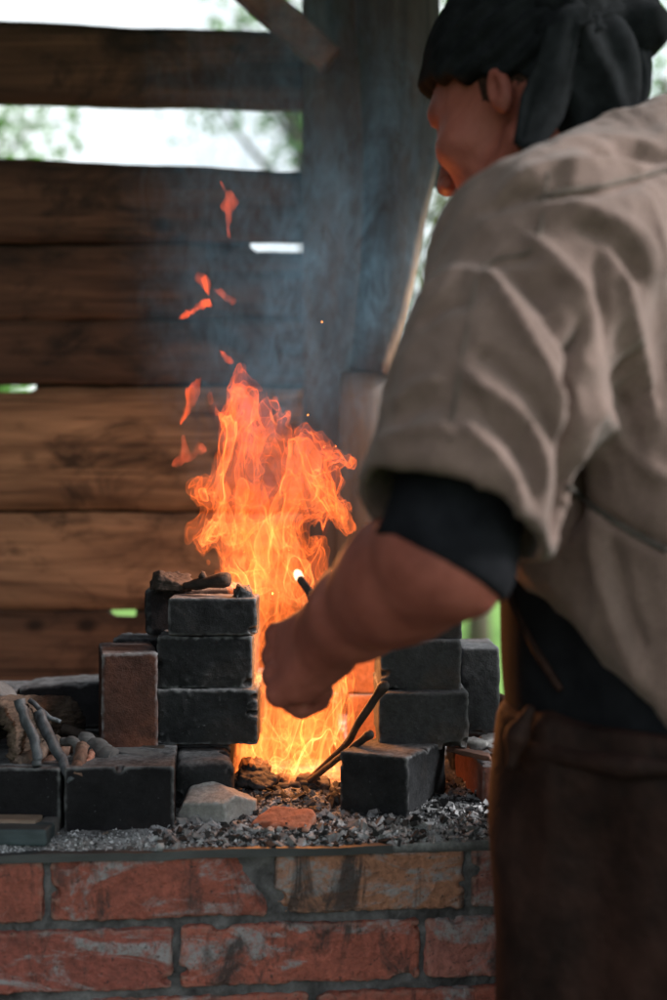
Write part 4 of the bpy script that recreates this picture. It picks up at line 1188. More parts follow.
for i, (sd3, mg, thr, mt) in enumerate(((1.3, 0.001, 0.02, FL_IN), (12.7, 0.003, 0.0, FL_IN), (25.1, 0.006, 0.08, FL_IN), (63.9, 0.000, 0.10, FL_IN), (37.9, 0.012, 0.0, FL_HOT), (51.3, 0.018, 0.08, FL_HOT))):
    c = curls(GX, GY, GZ, sd3, fx=(15, 21, 18, 27, 14, 21)[i], fz=(7.5, 9, 8, 11, 7, 9)[i])
    dom = g0 - mg + tongues(sd3, (0.010, 0.012, 0.010, 0.012, 0.008, 0.008)[i])
    fld = -smin(dom.astype(np.float32), np.clip(distlike(c - thr - 0.05 - 0.14 * hz, h_), -0.02, 0.02), 0.002)
    FOLDS.setdefault(mt.name, []).append(shell(fld.astype(np.float32), lo_, h_, 0.0011, mt, None))
for mt, nm in ((FL_IN, "flame_fold"), (FL_HOT, "flame_core")):
    vv = FOLDS[mt.name]; of = np.cumsum([0] + [len(a) for a, b in vv])
    mesh(nm, np.concatenate([a for a, b in vv]), np.concatenate([b + o for (a, b), o in zip(vv, of)]), mt, fire)
LICKS = [
    (FL_LICK, [(181, 422), (184, 412), (185, 400), (187, 390), (193, 385), (200, 378), (199, 390), (196, 400), (190, 410)]),
    (FL_FAINT, [(171, 466), (177, 456), (181, 446), (183, 434), (188, 446), (191, 452), (200, 443), (206, 450), (196, 458), (186, 462)]),
    (FL_LICK, [(195, 279), (199, 273), (207, 275), (211, 284), (208, 294), (203, 286)]),
    (FL_LICK, [(179, 319), (185, 311), (192, 309), (200, 303), (209, 300), (211, 307), (200, 311), (190, 316)]),
    (FL_FAINT, [(221, 184), (226, 190), (233, 193), (238, 202), (233, 210), (230, 222), (229, 240), (227, 225), (226, 212), (221, 206), (224, 196)]),
    (FL_LICK, [(220, 352), (226, 354), (232, 360), (228, 363)]),
    (FL_FAINT, [(214, 288), (222, 289), (228, 296), (236, 300), (233, 305), (224, 299)]),
]
for i, (mt, ol) in enumerate(LICKS):
    gg, xx, yy, zz, lo2 = flame_domain(ol, [], 0.0075, 0.0009, 11.0 + i * 5, 0.0022)
    gg = gg + 0.0030 * (0.75 - 2.0 * np.abs(perlin(xx * 110 + i, yy * 110, zz * 42)) - 0.5 * perlin(xx * 230, yy * 230 + i, zz * 90))
    v, f = nets((-gg).astype(np.float32), lo2, 0.0009)
    if len(v) > 30: mesh("flame_lick", v, f, mt, fire)
# the light the flames give off
for p, e, r_ in ((P(288, 730, 1.74), 0.5, 0.05), (P(290, 650, 1.74), 3.0, 0.06), (P(272, 510, 1.745), 3.8, 0.07)):
    L = bpy.data.lights.new("firelight", 'POINT'); L.energy = e; L.color = (1.0, 0.36, 0.10); L.shadow_soft_size = r_
    o = bpy.data.objects.new("firelight", L); COL.objects.link(o); o.parent = fire; o.location = tuple(p - np.array(fire.location))
# a few sparks
SPK = mat_emit("spark", (1.0, 0.3, 0.06), 3.0)
for i, (x, y, D, lb) in enumerate([(322, 322, 1.80, "tiny orange spark in front of the timber post"), (308, 415, 1.78, "tiny spark above the right shoulder of the fire")]):
    v, f = rough_block((0.0010, 0.0010, 0.0010), 0.0005, 0.0006, 0.0, 0, i)
    tag(mesh("spark", v + P(x, y, D), f, SPK), lb, "spark", "sparks flying off the fire")

# ------------------------------------------------------------------ smoke
def smoke():
    c = P(285, 225, 2.06)
    F0 = Field((-1.1, -1.1, -1.1), (1.1, 1.1, 1.1), 0.1); F0.ell((0, 0, 0), (1, 1, 1)); v, f = F0.mesh()
    v = v * np.array([0.27, 0.20, 0.50]) + c
    m = M("smoke"); m.t.nodes.remove(m.b)
    pv = m.node("ShaderNodeVolumePrincipled")
    pv.inputs["Color"].default_value = (0.30, 0.56, 0.80, 1)
    pv.inputs["Anisotropy"].default_value = 0.2
    L = m.node("ShaderNodeVectorMath", operation='LENGTH')
    m.link(m.vec((1 / 0.27, 1 / 0.20, 1 / 0.50)), L.inputs[0])
    fall = m.math('SUBTRACT', 1.0, L.outputs["Value"], clamp=True)
    w = m.noise(6, 3, 0.6, vec=m.vec((1, 1, 0.6)), dist=1.5)
    w2 = m.noise(20, 5, 0.65, vec=m.vec((1, 1, 0.55)), dist=3.0)
    d = m.math('MULTIPLY', m.ramp(w, [(0.40, 0.04), (0.68, 1.0)]), m.ramp(w2, [(0.46, 0.05), (0.62, 1.0)]))
    d = m.math('MULTIPLY', d, m.math('MULTIPLY', fall, 12.5))
    m.link(d, pv.inputs["Density"]); m.link(pv.outputs[0], m.out.inputs["Volume"])
    m.m.cycles.volume_step_rate = 0.6
    o = mesh("smoke", v, f, m.m, origin=c)
    tag(o, "thin bluish smoke drifting up from the flames in front of the boards and log", "smoke", kind='stuff')
smoke()

#==MAN==
# ------------------------------------------------------------------ the smith
man = empty("person", (0.33, 1.30, 0.0), "smith in beige linen tunic, black headscarf and dark apron holding a rod in the fire", "person")
th = R(40); pt = R(17.5)
Fh = np.array([-math.cos(th) * math.cos(pt), math.sin(th) * math.cos(pt), -math.sin(pt)])
Lh = np.array([-math.sin(th), -math.cos(th), 0.0])
Uh = np.cross(Fh, Lh); Uh = Uh if Uh[2] > 0 else -Uh
HC = P(493, 88, 1.27) - Lh * 0.078
def hp(f_, l_, u_): return HC + Fh * f_ + Lh * l_ + Uh * u_
AX = (Fh, Lh, Uh)
SH = np.array([0.175, 1.14, 1.392]); EL = P(440, 552, 1.055); WR = P(330, 632, 1.26)
NB = np.array([0.30, 1.28, 1.465]); SR = np.array([0.43, 1.42, 1.40])
ERr = np.array([0.50, 1.60, 1.18]); WRr = np.array([0.36, 1.75, 1.02])
Fb = np.array([-0.766, 0.643, 0]); Lb = np.array([-0.643, -0.766, 0]); Zb = np.array([0, 0, 1.0])
mm = np.array([-0.52, 0.68, -0.46]); mm /= np.linalg.norm(mm)
rd = np.array([-0.10, 0.75, 0.65]); rd /= np.linalg.norm(rd)
rr = rd - mm * (rd @ mm); rr /= np.linalg.norm(rr)
bb = np.cross(rr, mm); bb /= np.linalg.norm(bb)
if bb[0] > 0: bb = -bb

def body():
    B = Field((-0.12, 0.92, -0.01), (0.66, 1.86, 1.80), 0.0036)
    # head
    B.ell(hp(-0.008, 0, 0.045), (0.098, 0.077, 0.088), AX)
    B.ell(hp(0.050, 0, 0.0), (0.050, 0.062, 0.085), AX, k=0.02)
    B.ell(hp(0.052, 0, -0.062), (0.042, 0.046, 0.045), AX, k=0.03)
    B.ell(hp(0.072, 0, -0.098), (0.020, 0.024, 0.018), AX, k=0.02)
    B.cap(hp(0.085, -0.035, 0.028), hp(0.085, 0.035, 0.028), 0.013, k=0.012)
    B.cap(hp(0.098, 0, 0.015), hp(0.118, 0, -0.026), 0.008, 0.0115, k=0.008)
    B.cap(hp(0.112, 0.010, -0.030), hp(0.112, -0.010, -0.030), 0.008, k=0.004)
    B.cap(hp(0.098, -0.018, -0.062), hp(0.098, 0.018, -0.062), 0.0065, k=0.004)
    B.cap(hp(0.095, -0.016, -0.075), hp(0.095, 0.016, -0.075), 0.0075, k=0.004)
    for s in (-1, 1):
        B.ell(hp(0.066, s * 0.045, -0.018), (0.026, 0.022, 0.02), AX, k=0.015)      # cheekbone
        B.ell(hp(0.094, s * 0.032, 0.006), (0.012, 0.014, 0.009), AX, sub=True, k=0.006)   # eye socket
        B.ell(hp(0.084, s * 0.032, 0.006), (0.012, 0.012, 0.011), AX, k=0.002)
        B.cap(hp(0.0, s * 0.058, -0.05), hp(0.062, s * 0.03, -0.092), 0.016, 0.014, k=0.02)  # jaw
        B.ell(hp(-0.006, s * 0.079, -0.006), (0.0125, 0.0075, 0.0225), AX, k=0.003)    # ear
        B.ell(hp(-0.003, s * 0.088, -0.001), (0.0078, 0.0085, 0.0145), AX, sub=True, k=0.001)
    # neck
    B.cap(hp(-0.03, 0, -0.02), NB + np.array([0.0, 0.01, -0.02]), 0.055, 0.064, k=0.03)
    B.cap(SH, NB + np.array([0, 0, -0.03]), 0.052, 0.058, k=0.03); B.cap(NB + np.array([0, 0, -0.03]), SR, 0.058, 0.052, k=0.03)
    T = (Fb, Lb, Zb)
    B.ell((0.31, 1.29, 1.27), (0.105, 0.155, 0.2), T, k=0.05)
    B.ell((0.325, 1.31, 1.06), (0.10, 0.135, 0.16), T, k=0.05)
    B.ell((0.33, 1.31, 0.92), (0.105, 0.15, 0.12), T, k=0.05)
    # legs
    for s in (-1, 1):
        hip = np.array([0.33, 1.31, 0.90]) + Lb * s * 0.08
        kn = np.array([0.345, 1.31, 0.49]) + Lb * s * 0.09 + Fb * 0.01; an = np.array([0.34, 1.30, 0.09]) + Lb * s * 0.13
        B.cap(hip, kn, 0.080, 0.055, k=0.03); B.cap(kn, an, 0.052, 0.036, k=0.03)
        B.cap(an + [0, 0, -0.045], an + Fb * 0.15 + [0, 0, -0.055], 0.036, 0.03, k=0.02)
    # left arm
    B.cap(SH, EL, 0.052, 0.044, k=0.02)
    d = WR - EL
    dn = d / np.linalg.norm(d)
    B.cap(EL + np.array([0.012, -0.003, -0.012]), EL + d * 0.30, 0.040, 0.047, k=0.02)
    B.cap(EL, EL + d * 0.45, 0.042, 0.043, k=0.02)
    B.cap(EL + d * 0.30, EL + d * 0.72, 0.0465, 0.036, k=0.02)
    B.cap(EL + d * 0.72, WR + rr * 0.008, 0.037, 0.029, k=0.02)
    B.cap(EL + d * 0.72, WR - rr * 0.010, 0.035, 0.028, k=0.02)
    # right arm, hidden behind the body
    B.cap(SR, ERr, 0.05, 0.042, k=0.02); B.cap(ERr, WRr, 0.042, 0.028, k=0.02)
    # left hand: palm, four curled fingers, thumb
    offs = (0.034, 0.012, -0.011, -0.033); ln = (0.086, 0.089, 0.084, 0.075)
    for o_, l_ in zip(offs, ln):
        K = WR + mm * l_ + rr * o_ + bb * 0.004
        B.cap(WR + rr * o_ * 0.55 + mm * 0.005, K, 0.019, 0.0125, k=0.012)
        B.cap(WR + rr * o_ * 0.6 - bb * 0.014 + mm * 0.01, K - mm * 0.018 - bb * 0.016, 0.016, 0.012, k=0.012)
        B.ell(K + bb * 0.004, (0.0125, 0.0125, 0.0125), k=0.005)
        p1 = K - bb * 0.030 + mm * 0.014; p2 = p1 - bb * 0.006 - mm * 0.024; p3 = p2 + bb * 0.006 - mm * 0.020
        B.cap(K, p1, 0.0112, 0.0100, k=0.003); B.cap(p1, p2, 0.0098, 0.0090, k=0.003); B.cap(p2, p3, 0.0088, 0.0078, k=0.003)
    t0 = WR + rr * 0.024 + mm * 0.014 - bb * 0.006; t1 = WR + rr * 0.047 + mm * 0.044 - bb * 0.014
    t2 = t1 + mm * 0.030 - bb * 0.016 + rr * 0.0; t3 = t2 + mm * 0.012 - bb * 0.020 - rr * 0.010
    B.cap(t0, t1, 0.018, 0.0135, k=0.010); B.cap(t1, t2, 0.0125, 0.0110, k=0.004); B.cap(t2, t3, 0.0108, 0.0085, k=0.003)
    # right hand, relaxed
    hd = (WRr - ERr); hd /= np.linalg.norm(hd)
    sd2 = np.array([0.6, 0.3, 0.7]); sd2 -= hd * (sd2 @ hd); sd2 /= np.linalg.norm(sd2); dn2 = np.cross(hd, sd2)
    for o_, l_ in zip((0.028, 0.01, -0.009, -0.027), (1.0, 1.08, 1.0, 0.82)):
        K = WRr + hd * 0.08 + sd2 * o_; B.cap(WRr + sd2 * o_ * 0.5, K, 0.017, 0.012, k=0.01)
        q1 = K + hd * 0.036 * l_ + dn2 * 0.012; q2 = q1 + hd * 0.014 * l_ + dn2 * 0.022
        B.cap(K, q1, 0.0105, 0.0095, k=0.003); B.cap(q1, q2, 0.0093, 0.008, k=0.003)
    B.cap(WRr + sd2 * 0.02, WRr + sd2 * 0.045 + hd * 0.045, 0.016, 0.012, k=0.008); B.cap(WRr + sd2 * 0.045 + hd * 0.045, WRr + sd2 * 0.05 + hd * 0.078, 0.011, 0.009, k=0.003)
    v, f = B.mesh()
    n = normals(v, f); v = v + n * (0.0006 * fbm(v[:, 0] * 60, v[:, 1] * 60, v[:, 2] * 60, 3))[:, None]
    mesh("body", v, f, MAT_SKIN, man)
body()

def ridges(v, n, strokes):
    """fold ridges (positive) and creases (negative) drawn along the cloth surface facing the smith's left side"""
    px = 333.5 + v[:, 0] / v[:, 1] * FPX; py = 500 - (v[:, 2] - CZ) / v[:, 1] * FPX
    d = np.zeros(len(v)); face = np.clip(-n[:, 1] * 2.0 + 0.4, 0, 1)
    for amp, wd, pts in strokes:
        q = spline(np.array(pts, dtype=float), 24); best = np.full(len(v), 1e9); bt = np.zeros(len(v))
        for i in range(len(q) - 1):
            a, b = q[i], q[i + 1]; e = b - a
            t = np.clip(((px - a[0]) * e[0] + (py - a[1]) * e[1]) / max(e @ e, 1e-6), 0, 1)
            dd = np.hypot(px - a[0] - t * e[0], py - a[1] - t * e[1])
            m = dd < best; best[m] = dd[m]; bt[m] = (i + t[m]) / (len(q) - 1)
        d += amp * (0.45 * np.exp(-(best / wd)**2) + 0.55 * np.exp(-1.5 * best / wd)) * np.clip(np.sin(np.clip(bt, 0.03, 0.97) * math.pi) * 2.2, 0, 1)
    return v + n * (d * face)[:, None]

CUFF_P = np.array([0.083, 1.02, 1.205]); CUFF_N = np.array([-0.38, -0.40, -0.84])
def tunic():
    B = Field((0.0, 0.92, 0.86), (0.66, 1.72, 1.64), 0.0045)
    T = (Fb, Lb, Zb)
    mid = np.array([0.128, 1.085, 1.29]); cf = np.array([0.085, 1.055, 1.17])
    B.cap(SH, mid, 0.088, 0.080, k=0.03); B.cap(mid, cf, 0.079, 0.083, k=0.03)
    B.plane(CUFF_P, CUFF_N, k=0.008)
    B.cap(mid + (cf - mid) * 0.25, cf + (cf - mid) * 0.7, 0.064, 0.076, sub=True, k=0.004)
    B.cap(SH, NB, 0.086, 0.088, k=0.03); B.cap(NB, SR, 0.088, 0.080, k=0.03)
    B.ell((0.315, 1.285, 1.27), (0.135, 0.185, 0.26), T, k=0.045, e=2.4)
    B.ell((0.335, 1.295, 1.06), (0.145, 0.175, 0.20), T, k=0.05, e=2.4)
    B.cap(SR, ERr + [0, 0, 0.05], 0.08, 0.07, k=0.03)
    # neck opening
    B.cap(NB + (HC - NB) * 0.25, HC, 0.066, 0.10, sub=True, k=0.01)
    # hem: lifted in front, hanging at the back
    H0 = np.array([0.175, 1.15, 1.128]); Hn = np.array([-0.76, -0.10, -0.66]); Hn /= np.linalg.norm(Hn)
    sl_, X, Y, Z = B.win((0.0, 0.92, 0.86), (0.66, 1.72, 1.16))
    q = ((X - H0[0]) * Hn[0] + (Y - H0[1]) * Hn[1] + (Z - H0[2]) * Hn[2]).astype(np.float32)
    mask = (Z < 1.15).astype(np.float32)
    B.f[sl_] = np.where(mask > 0, -smin(-B.f[sl_], -q, 0.01), B.f[sl_])
    # hollow underside, so that the hem is cloth
    B.ell((0.335, 1.295, 1.02), (0.128, 0.158, 0.20), T, sub=True, k=0.004, e=2.4)
    v, f = B.mesh(); n = normals(v, f)
    wx_ = 0.03 * perlin(v[:, 0] * 9, v[:, 1] * 9, v[:, 2] * 9); wz_ = 0.03 * perlin(v[:, 0] * 9 + 30, v[:, 1] * 9, v[:, 2] * 9)
    rg = 1 - np.abs(perlin((v[:, 0] + wx_) * 20 + 4, v[:, 1] * 20, (v[:, 2] + wz_) * 11)) * 2.2
    rg2 = 1 - np.abs(perlin((v[:, 0] + wx_) * 42 + 14, v[:, 1] * 42, (v[:, 2] + wz_) * 26)) * 2.2
    d = 0.0045 * perlin(v[:, 0] * 11 + 3, v[:, 1] * 11, v[:, 2] * 6) + 0.0040 * rg + 0.0018 * rg2 - 0.002
    v = v + n * d[:, None]; n = normals(v, f)
    st = [
        (0.010, 9, [(478, 268), (500, 290), (530, 340), (560, 400), (570, 450)]),
        (-0.010, 9, [(500, 262), (540, 300), (570, 340), (590, 330)]),
        (0.010, 10, [(520, 230), (560, 268), (590, 310), (592, 350)]),
        (0.009, 8, [(458, 362), (480, 385), (515, 410), (540, 450), (545, 500)]),
        (-0.008, 7, [(470, 345), (505, 370), (540, 410), (560, 460)]),
        (0.009, 8, [(455, 420), (480, 440), (510, 480), (525, 520), (528, 545)]),
        (-0.007, 7, [(468, 400), (500, 430), (530, 470), (542, 520)]),
        (0.007, 7, [(392, 410), (420, 386), (450, 380)]), (-0.006, 7, [(395, 430), (420, 408), (448, 404)]),
        (0.007, 7, [(370, 450), (400, 435), (440, 428), (455, 440)]), (0.006, 7, [(418, 300), (450, 275), (480, 268)]),
        (-0.007, 7, [(412, 330), (445, 305), (470, 300)]),
        (-0.022, 12, [(590, 300), (582, 350), (576, 400), (574, 450), (572, 500), (556, 560)]),
        (0.012, 16, [(612, 250), (625, 310), (640, 370), (660, 440)]), (-0.010, 12, [(596, 240), (606, 300), (620, 370), (630, 430)]),
        (0.008, 10, [(590, 520), (600, 580), (620, 640), (650, 700)]), (-0.007, 9, [(610, 530), (625, 600), (650, 660)]),
        (-0.005, 6, [(452, 300), (468, 270), (500, 262), (540, 258)]),
        (0.008, 9, [(500, 190), (545, 170), (600, 165), (660, 175)]), (-0.009, 7, [(470, 215), (530, 195), (600, 190), (667, 170)]),
        (0.006, 8, [(540, 150), (600, 140), (667, 150)]), (-0.008, 6, [(580, 148), (630, 155), (675, 158)]),
        (-0.008, 5, [(570, 489), (600, 512), (640, 536), (680, 552)]),
        (0.008, 12, [(560, 200), (600, 215), (640, 240), (665, 300)]), (-0.008, 9, [(575, 225), (612, 240), (640, 290)]),
        (0.007, 10, [(600, 400), (620, 440), (650, 470), (675, 480)]), (0.007, 9, [(640, 190), (655, 230), (668, 280)]),
    ]
    st = [(a * 1.1, w_ * 0.95, p_) for a, w_, p_ in st]
    v = ridges(v, n, st)
    return v, f, mesh("tunic", v, f, MAT_LINEN, man)
TV, TF, TO = tunic()

from mathutils.bvhtree import BVHTree
BV = BVHTree.FromPolygons([tuple(p) for p in TV], [tuple(int(i) for i in q) for q in TF])
def on_cloth(pts, lift=0.0, bv=None):
    out = []
    for px, py in spline(np.array(pts, dtype=float), 40):
        d = Vector(((px - 333.5) / FPX, 1.0, -(py - 500) / FPX)).normalized()
        hit = (bv or BV).ray_cast(Vector((0, 0, CZ)), d)
        if hit[0] is not None: out.append(np.array(hit[0]) + np.array(hit[1]) * lift)
    return out
def cloth_line(name, pts, r, mat, lift=0.0, bv=None):
    q = on_cloth(pts, lift, bv)
    if len(q) < 4: return
    q = np.array(q)
    for _ in range(3): q[1:-1] = (q[:-2] + q[1:-1] * 2 + q[2:]) / 4
    v, f = tube(q, np.full(len(q), r), 7, noise=0.5, seed=2); mesh(name, v, f, mat, AO if bv else TO)
cloth_line("sleeve_seam", [(548, 172), (543, 205), (535, 250), (500, 258), (478, 272), (470, 310), (463, 352), (455, 400), (450, 440)], 0.0016, MAT_SEAM, -0.0003)
cloth_line("shoulder_seam", [(538, 200), (560, 192), (600, 186), (640, 176), (680, 168)], 0.0022, MAT_SEAM, 0.0003)
cloth_line("belt_cord", [(568, 487), (595, 508), (630, 532), (667, 552)], 0.0030, MAT_CORD, 0.001)

def sleeve():
    B = Field((-0.02, 0.93, 1.02), (0.22, 1.22, 1.36), 0.0035)
    d = (WR - EL) / np.linalg.norm(WR - EL)
    up = SH + (EL - SH) * 0.45
    B.cap(up, EL, 0.060, 0.050, k=0.02)
    B.cap(EL + np.array([0.010, -0.002, -0.010]), EL + d * 0.10, 0.045, 0.051, k=0.02)
    # hem across the elbow
    hv = P(492, 585, 1.02) - P(379, 522, 1.02); hv /= np.linalg.norm(hv); pn_ = d - hv * (d @ hv)
    on_ = np.cross(hv, np.array([0.1, 1.0, -0.35])) * -1; on_ /= np.linalg.norm(on_); on_ = on_ if on_ @ pn_ > 0 else -on_
    B.plane(P(436, 556, 1.0), on_ + 0.12 * pn_ / np.linalg.norm(pn_), k=0.003)
    v, f = B.mesh(); n = normals(v, f)
    v = v + n * (0.0022 * perlin(v[:, 0] * 30, v[:, 1] * 30, v[:, 2] * 22))[:, None]
    mesh("undershirt_sleeve", v, f, MAT_SHIRT, man)
sleeve()

def lower():
    T = (Fb, Lb, Zb)
    # black vest between tunic hem and apron
    B = Field((0.08, 0.95, 0.84), (0.62, 1.60, 1.40), 0.006)
    B.ell((0.314, 1.30, 1.12), (0.140, 0.160, 0.28), T, e=2.6)
    v, f = B.mesh(); n = normals(v, f); v = v + n * (0.003 * perlin(v[:, 0] * 14, v[:, 1] * 14, v[:, 2] * 8))[:, None]
    mesh("vest", v, f, MAT_SHIRT, man)
    VB = BVHTree.FromPolygons([tuple(p) for p in v], [tuple(int(i) for i in q) for q in f])
    # trousers
    B = Field((0.05, 0.95, 0.03), (0.62, 1.65, 1.02), 0.007)
    B.ell((0.345, 1.31, 0.90), (0.118, 0.155, 0.13), T)
    for s in (-1, 1):
        hip = np.array([0.345, 1.31, 0.88]) + Lb * s * 0.07; kn = np.array([0.345, 1.31, 0.49]) + Lb * s * 0.09 + Fb * 0.01; an = np.array([0.34, 1.30, 0.10]) + Lb * s * 0.13
        B.cap(hip, kn, 0.088, 0.066, k=0.03); B.cap(kn, an, 0.066, 0.060, k=0.03)
    v, f = B.mesh(); n = normals(v, f); v = v + n * (0.005 * perlin(v[:, 0] * 12, v[:, 1] * 12, v[:, 2] * 9))[:, None]
    mesh("trousers", v, f, MAT_TROUS, man)
    for s in (-1, 1):
        B = Field((0.0, 0.95, -0.012), (0.62, 1.75, 0.2), 0.006); an = np.array([0.34, 1.30, 0.09]) + Lb * s * 0.13
        B.cap(an + [0, 0, 0.05], an + [0, 0, -0.04], 0.052, 0.05); B.cap(an + [0, 0, -0.045], an + Fb * 0.17 + [0, 0, -0.05], 0.048, 0.04, k=0.03)
        B.plane((0, 0, 0.001), (0, 0, -1)); v, f = B.mesh(); mesh("boot", v, f, MAT_LEATH, man)
    # leather apron wrapped round hips
    B = Field((0.05, 0.93, 0.36), (0.64, 1.68, 1.10), 0.006)
    B.ell((0.350, 1.30, 0.62), (0.152, 0.185, 0.52), T, e=5.0)
    B.ell((0.345, 1.30, 0.98), (0.145, 0.175, 0.09), T, k=0.03, e=2.4)
    B.plane((0, 0, 0.42), (0, 0, -1), k=0.004); B.plane((0, 0, 1.012), (0, 0, 1), k=0.006)
    B.ell((0.350, 1.30, 0.5), (0.140, 0.173, 0.56), T, sub=True, e=5.0)
    v, f = B.mesh(); n = normals(v, f)
    d = 0.008 * (1 - 2.2 * np.abs(perlin(v[:, 0] * 11, v[:, 1] * 11, v[:, 2] * 3.0 + 2))) + 0.010 * perlin(v[:, 0] * 9, v[:, 1] * 9, v[:, 2] * 2.5 + 4) + 0.004 * perlin(v[:, 0] * 22, v[:, 1] * 22, v[:, 2] * 9)
    v = v + n * d[:, None]
    global AO
    AO = mesh("apron", v, f, MAT_LEATH, man)
    q = []
    for i in range(60):
        a = math.pi * 2 * i / 59; ca, sa = math.cos(a), math.sin(a); k_ = (abs(ca)**2.6 + abs(sa)**2.6)**(-1 / 2.6)
        q.append(np.array([0.347, 1.30, 0.985]) + Fb * 0.157 * ca * k_ + Lb * 0.188 * sa * k_ + Zb * 0.004 * math.sin(3 * a))
    v, f = tube(q, 0.009 + 0.002 * np.sin(np.arange(60) * 1.3), 9, noise=0.3, seed=4); mesh("apron_belt", v, f, MAT_LEATH, AO)
    B = Field(P(517, 735, 1.2) - 0.06, P(517, 735, 1.2) + 0.06, 0.003)
    B.ell(P(517, 736, 1.20), (0.011, 0.013, 0.012)); B.cap(P(517, 738, 1.20), P(511, 764, 1.20), 0.008, 0.005, k=0.006); B.cap(P(519, 732, 1.20), P(530, 710, 1.20), 0.008, 0.005, k=0.006)
    v, f = B.mesh(); mesh("belt_knot", v, f, MAT_LEATH, AO)
    # neck strap of the apron
    cloth_line("apron_strap", [(506, 572), (514, 600), (528, 632), (545, 662), (562, 690)], 0.0035, MAT_LEATH, 0.002, VB)
lower()

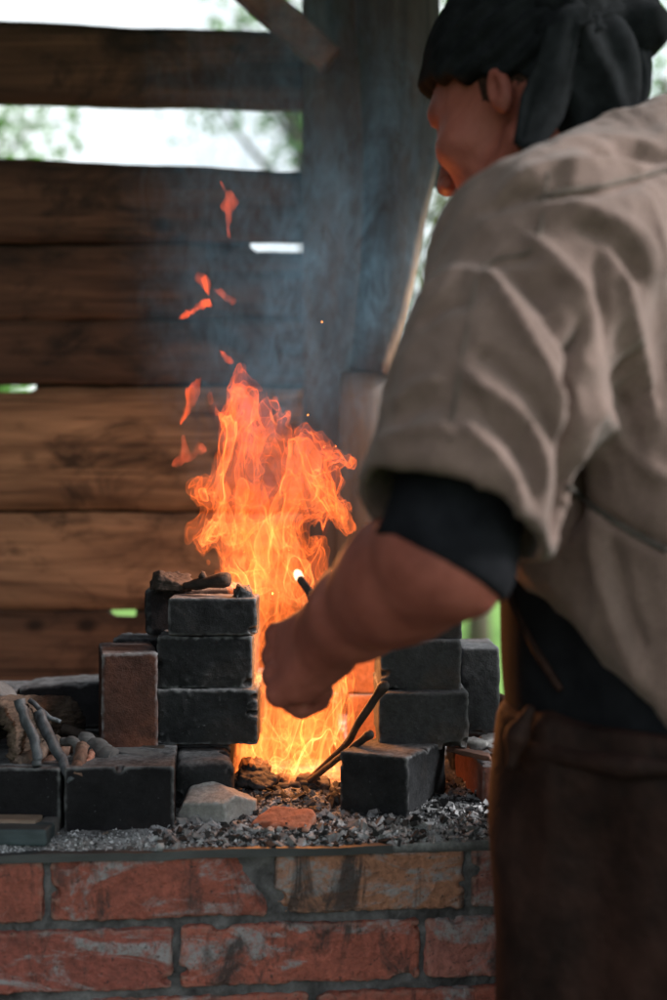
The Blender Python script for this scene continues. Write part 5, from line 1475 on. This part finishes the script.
def scarf():
    B = Field((0.02, 1.16, 1.42), (0.42, 1.52, 1.80), 0.0038)
    B.ell(hp(-0.008, 0, 0.047), (0.108, 0.087, 0.097), AX)
    B.ell(hp(0.03, 0, 0.04), (0.078, 0.078, 0.06), AX, k=0.02)
    # lower edge: above the brow, over the ear, low on the nape
    A_ = P(414, 97, 1.405); B_ = P(500, 73, 1.25); C_ = B_ - 2 * ((B_ - HC) @ Lh) * Lh
    pn = np.cross(B_ - A_, C_ - A_); pn = pn if pn[2] < 0 else -pn
    B.plane(A_, pn, k=0.004)
    v, f = B.mesh(); n = normals(v, f)
    w = (v - HC) @ Uh + 0.25 * ((v - HC) @ Fh)
    d = 0.0034 * np.sin(w * 300 + 4 * perlin(v[:, 0] * 12, v[:, 1] * 12, v[:, 2] * 12)) + 0.003 * perlin(v[:, 0] * 22, v[:, 1] * 22, v[:, 2] * 30)
    v = v + n * d[:, None]
    hs = mesh("headscarf", v, f, MAT_SCARF, man)
    # short cropped hair below the scarf: sideburn and nape
    B = Field((0.02, 1.16, 1.42), (0.42, 1.52, 1.80), 0.003)
    B.ell(hp(-0.008, 0, 0.045), (0.0995, 0.0785, 0.0895), AX); B.ell(hp(-0.045, 0, -0.01), (0.055, 0.060, 0.06), AX, k=0.02)
    B.plane(hp(0.024, 0, 0), Fh + 0.35 * Uh, k=0.002); B.plane(hp(0, 0, -0.022), -Uh + 0.25 * Fh, k=0.002); B.plane(A_ - pn / np.linalg.norm(pn) * 0.012, -pn)
    v, f = B.mesh(); n = normals(v, f); v = v + n * (0.001 * perlin(v[:, 0] * 300, v[:, 1] * 300, v[:, 2] * 200))[:, None]
    mesh("hair", v, f, MAT_HAIR, man)
    # knot and hanging cloth at the nape
    B = Field((0.08, 0.98, 1.36), (0.52, 1.62, 1.76), 0.0045)
    k0 = P(575, 28, 1.27); k1 = P(634, 30, 1.28)
    B.cap(k0, k1, 0.024, 0.026); B.ell(k1 + [0.004, 0, 0], (0.030, 0.03, 0.026), k=0.012)
    B.ell(P(565, 10, 1.27), (0.036, 0.04, 0.034), k=0.02)
    B.cap(P(590, -15, 1.28), P(650, 5, 1.32), 0.016, 0.012, k=0.01)
    v, f = B.mesh(); n = normals(v, f); v = v + n * (0.005 * perlin(v[:, 0] * 34, v[:, 1] * 34, v[:, 2] * 40) + 0.002 * perlin(v[:, 0] * 80, v[:, 1] * 80, v[:, 2] * 80))[:, None]
    mesh("scarf_knot", v, f, MAT_SCARF, hs)
    B = Field((0.08, 0.98, 1.36), (0.52, 1.62, 1.76), 0.0045)
    B.ell(P(587, 92, 1.285), (0.044, 0.05, 0.068), k=0.02, e=2.6)
    B.ell(P(574, 62, 1.28), (0.032, 0.045, 0.045), k=0.02)
    B.ell(P(558, 36, 1.275), (0.030, 0.045, 0.035), k=0.02)
    B.cap(P(596, 50, 1.27), P(618, 116, 1.26), 0.022, 0.016, k=0.015)
    v, f = B.mesh(); n = normals(v, f)
    v = v + n * (0.006 * np.sin((v[:, 0] * 0.8 + v[:, 2] * 0.3) * 210 + 2 * perlin(v[:, 0] * 14, v[:, 1] * 14, v[:, 2] * 14)) * 0.6 + 0.004 * perlin(v[:, 0] * 30, v[:, 1] * 30, v[:, 2] * 20))[:, None]
    mesh("scarf_drape", v, f, MAT_SCARF, hs)
    # tails: twisted tapering bands
    def tail(pts, wid):
        q = spline(pts, 26); V = []; n_ = len(q); m = 10
        for i in range(n_):
            t = q[min(i + 1, n_ - 1)] - q[max(i - 1, 0)]; t /= np.linalg.norm(t)
            s = np.cross(t, (0.1, -1, 0.1)); s /= np.linalg.norm(s); u = np.cross(s, t)
            w = np.interp(i / (n_ - 1), np.linspace(0, 1, len(wid)), wid)
            for j in range(m):
                a = 2 * math.pi * j / m
                V.append(q[i] + s * w * math.cos(a) + u * (0.0045 * math.sin(a) + 0.004 * math.sin(math.cos(a) * 5 + i * 0.15)))
        F_ = []
        for i in range(n_ - 1):
            for j in range(m):
                k = (j + 1) % m; F_.append((i * m + j, i * m + k, (i + 1) * m + k, (i + 1) * m + j))
        F_.append(tuple(range(m))[::-1]); F_.append(tuple((n_ - 1) * m + j for j in range(m)))
        mesh("scarf_tail", V, F_, MAT_SCARF, hs)
    tail([P(590, 14, 1.22), P(568, 20, 1.215), P(556, 60, 1.215), P(542, 105, 1.215), P(526, 150, 1.21)], (0.010, 0.013, 0.016, 0.021, 0.013))
    tail([P(600, 20, 1.235), P(572, 34, 1.23), P(560, 75, 1.23), P(548, 110, 1.225), P(534, 140, 1.22)], (0.010, 0.011, 0.014, 0.016, 0.010))
    tail([P(620, 30, 1.27), P(638, 50, 1.265), P(642, 85, 1.265), P(636, 108, 1.26)], (0.012, 0.011, 0.010, 0.007))
    # hem roll along brow
scarf()

# ------------------------------------------------------------------ rod held in the fist
HB = WR + mm * 0.058 - bb * 0.026
def held():
    t = empty("held_rod", HB, "iron rod with a white hot tip held in the smith's fist", "rod")
    a = HB - rd * 0.022; b = HB + rd * 0.085
    tip = P(296, 571, 1.43)
    q = spline([a, HB, b, tip + (b - tip) * 0.28], 20)
    v, f = tube(q, np.linspace(0.0050, 0.0042, 20), 10, noise=0.12); mesh("shaft", v, f, MAT_ROD, t)
    q = np.linspace(q[-1], tip, 7)
    v, f = tube(q, (0.0043, 0.0044, 0.0045, 0.0045, 0.0042, 0.0035, 0.0015), 10, noise=0.2)
    mesh("glowing_tip", v, f, mat_emit("white_hot_iron", (1.0, 0.62, 0.36), 2.6), t)
held()
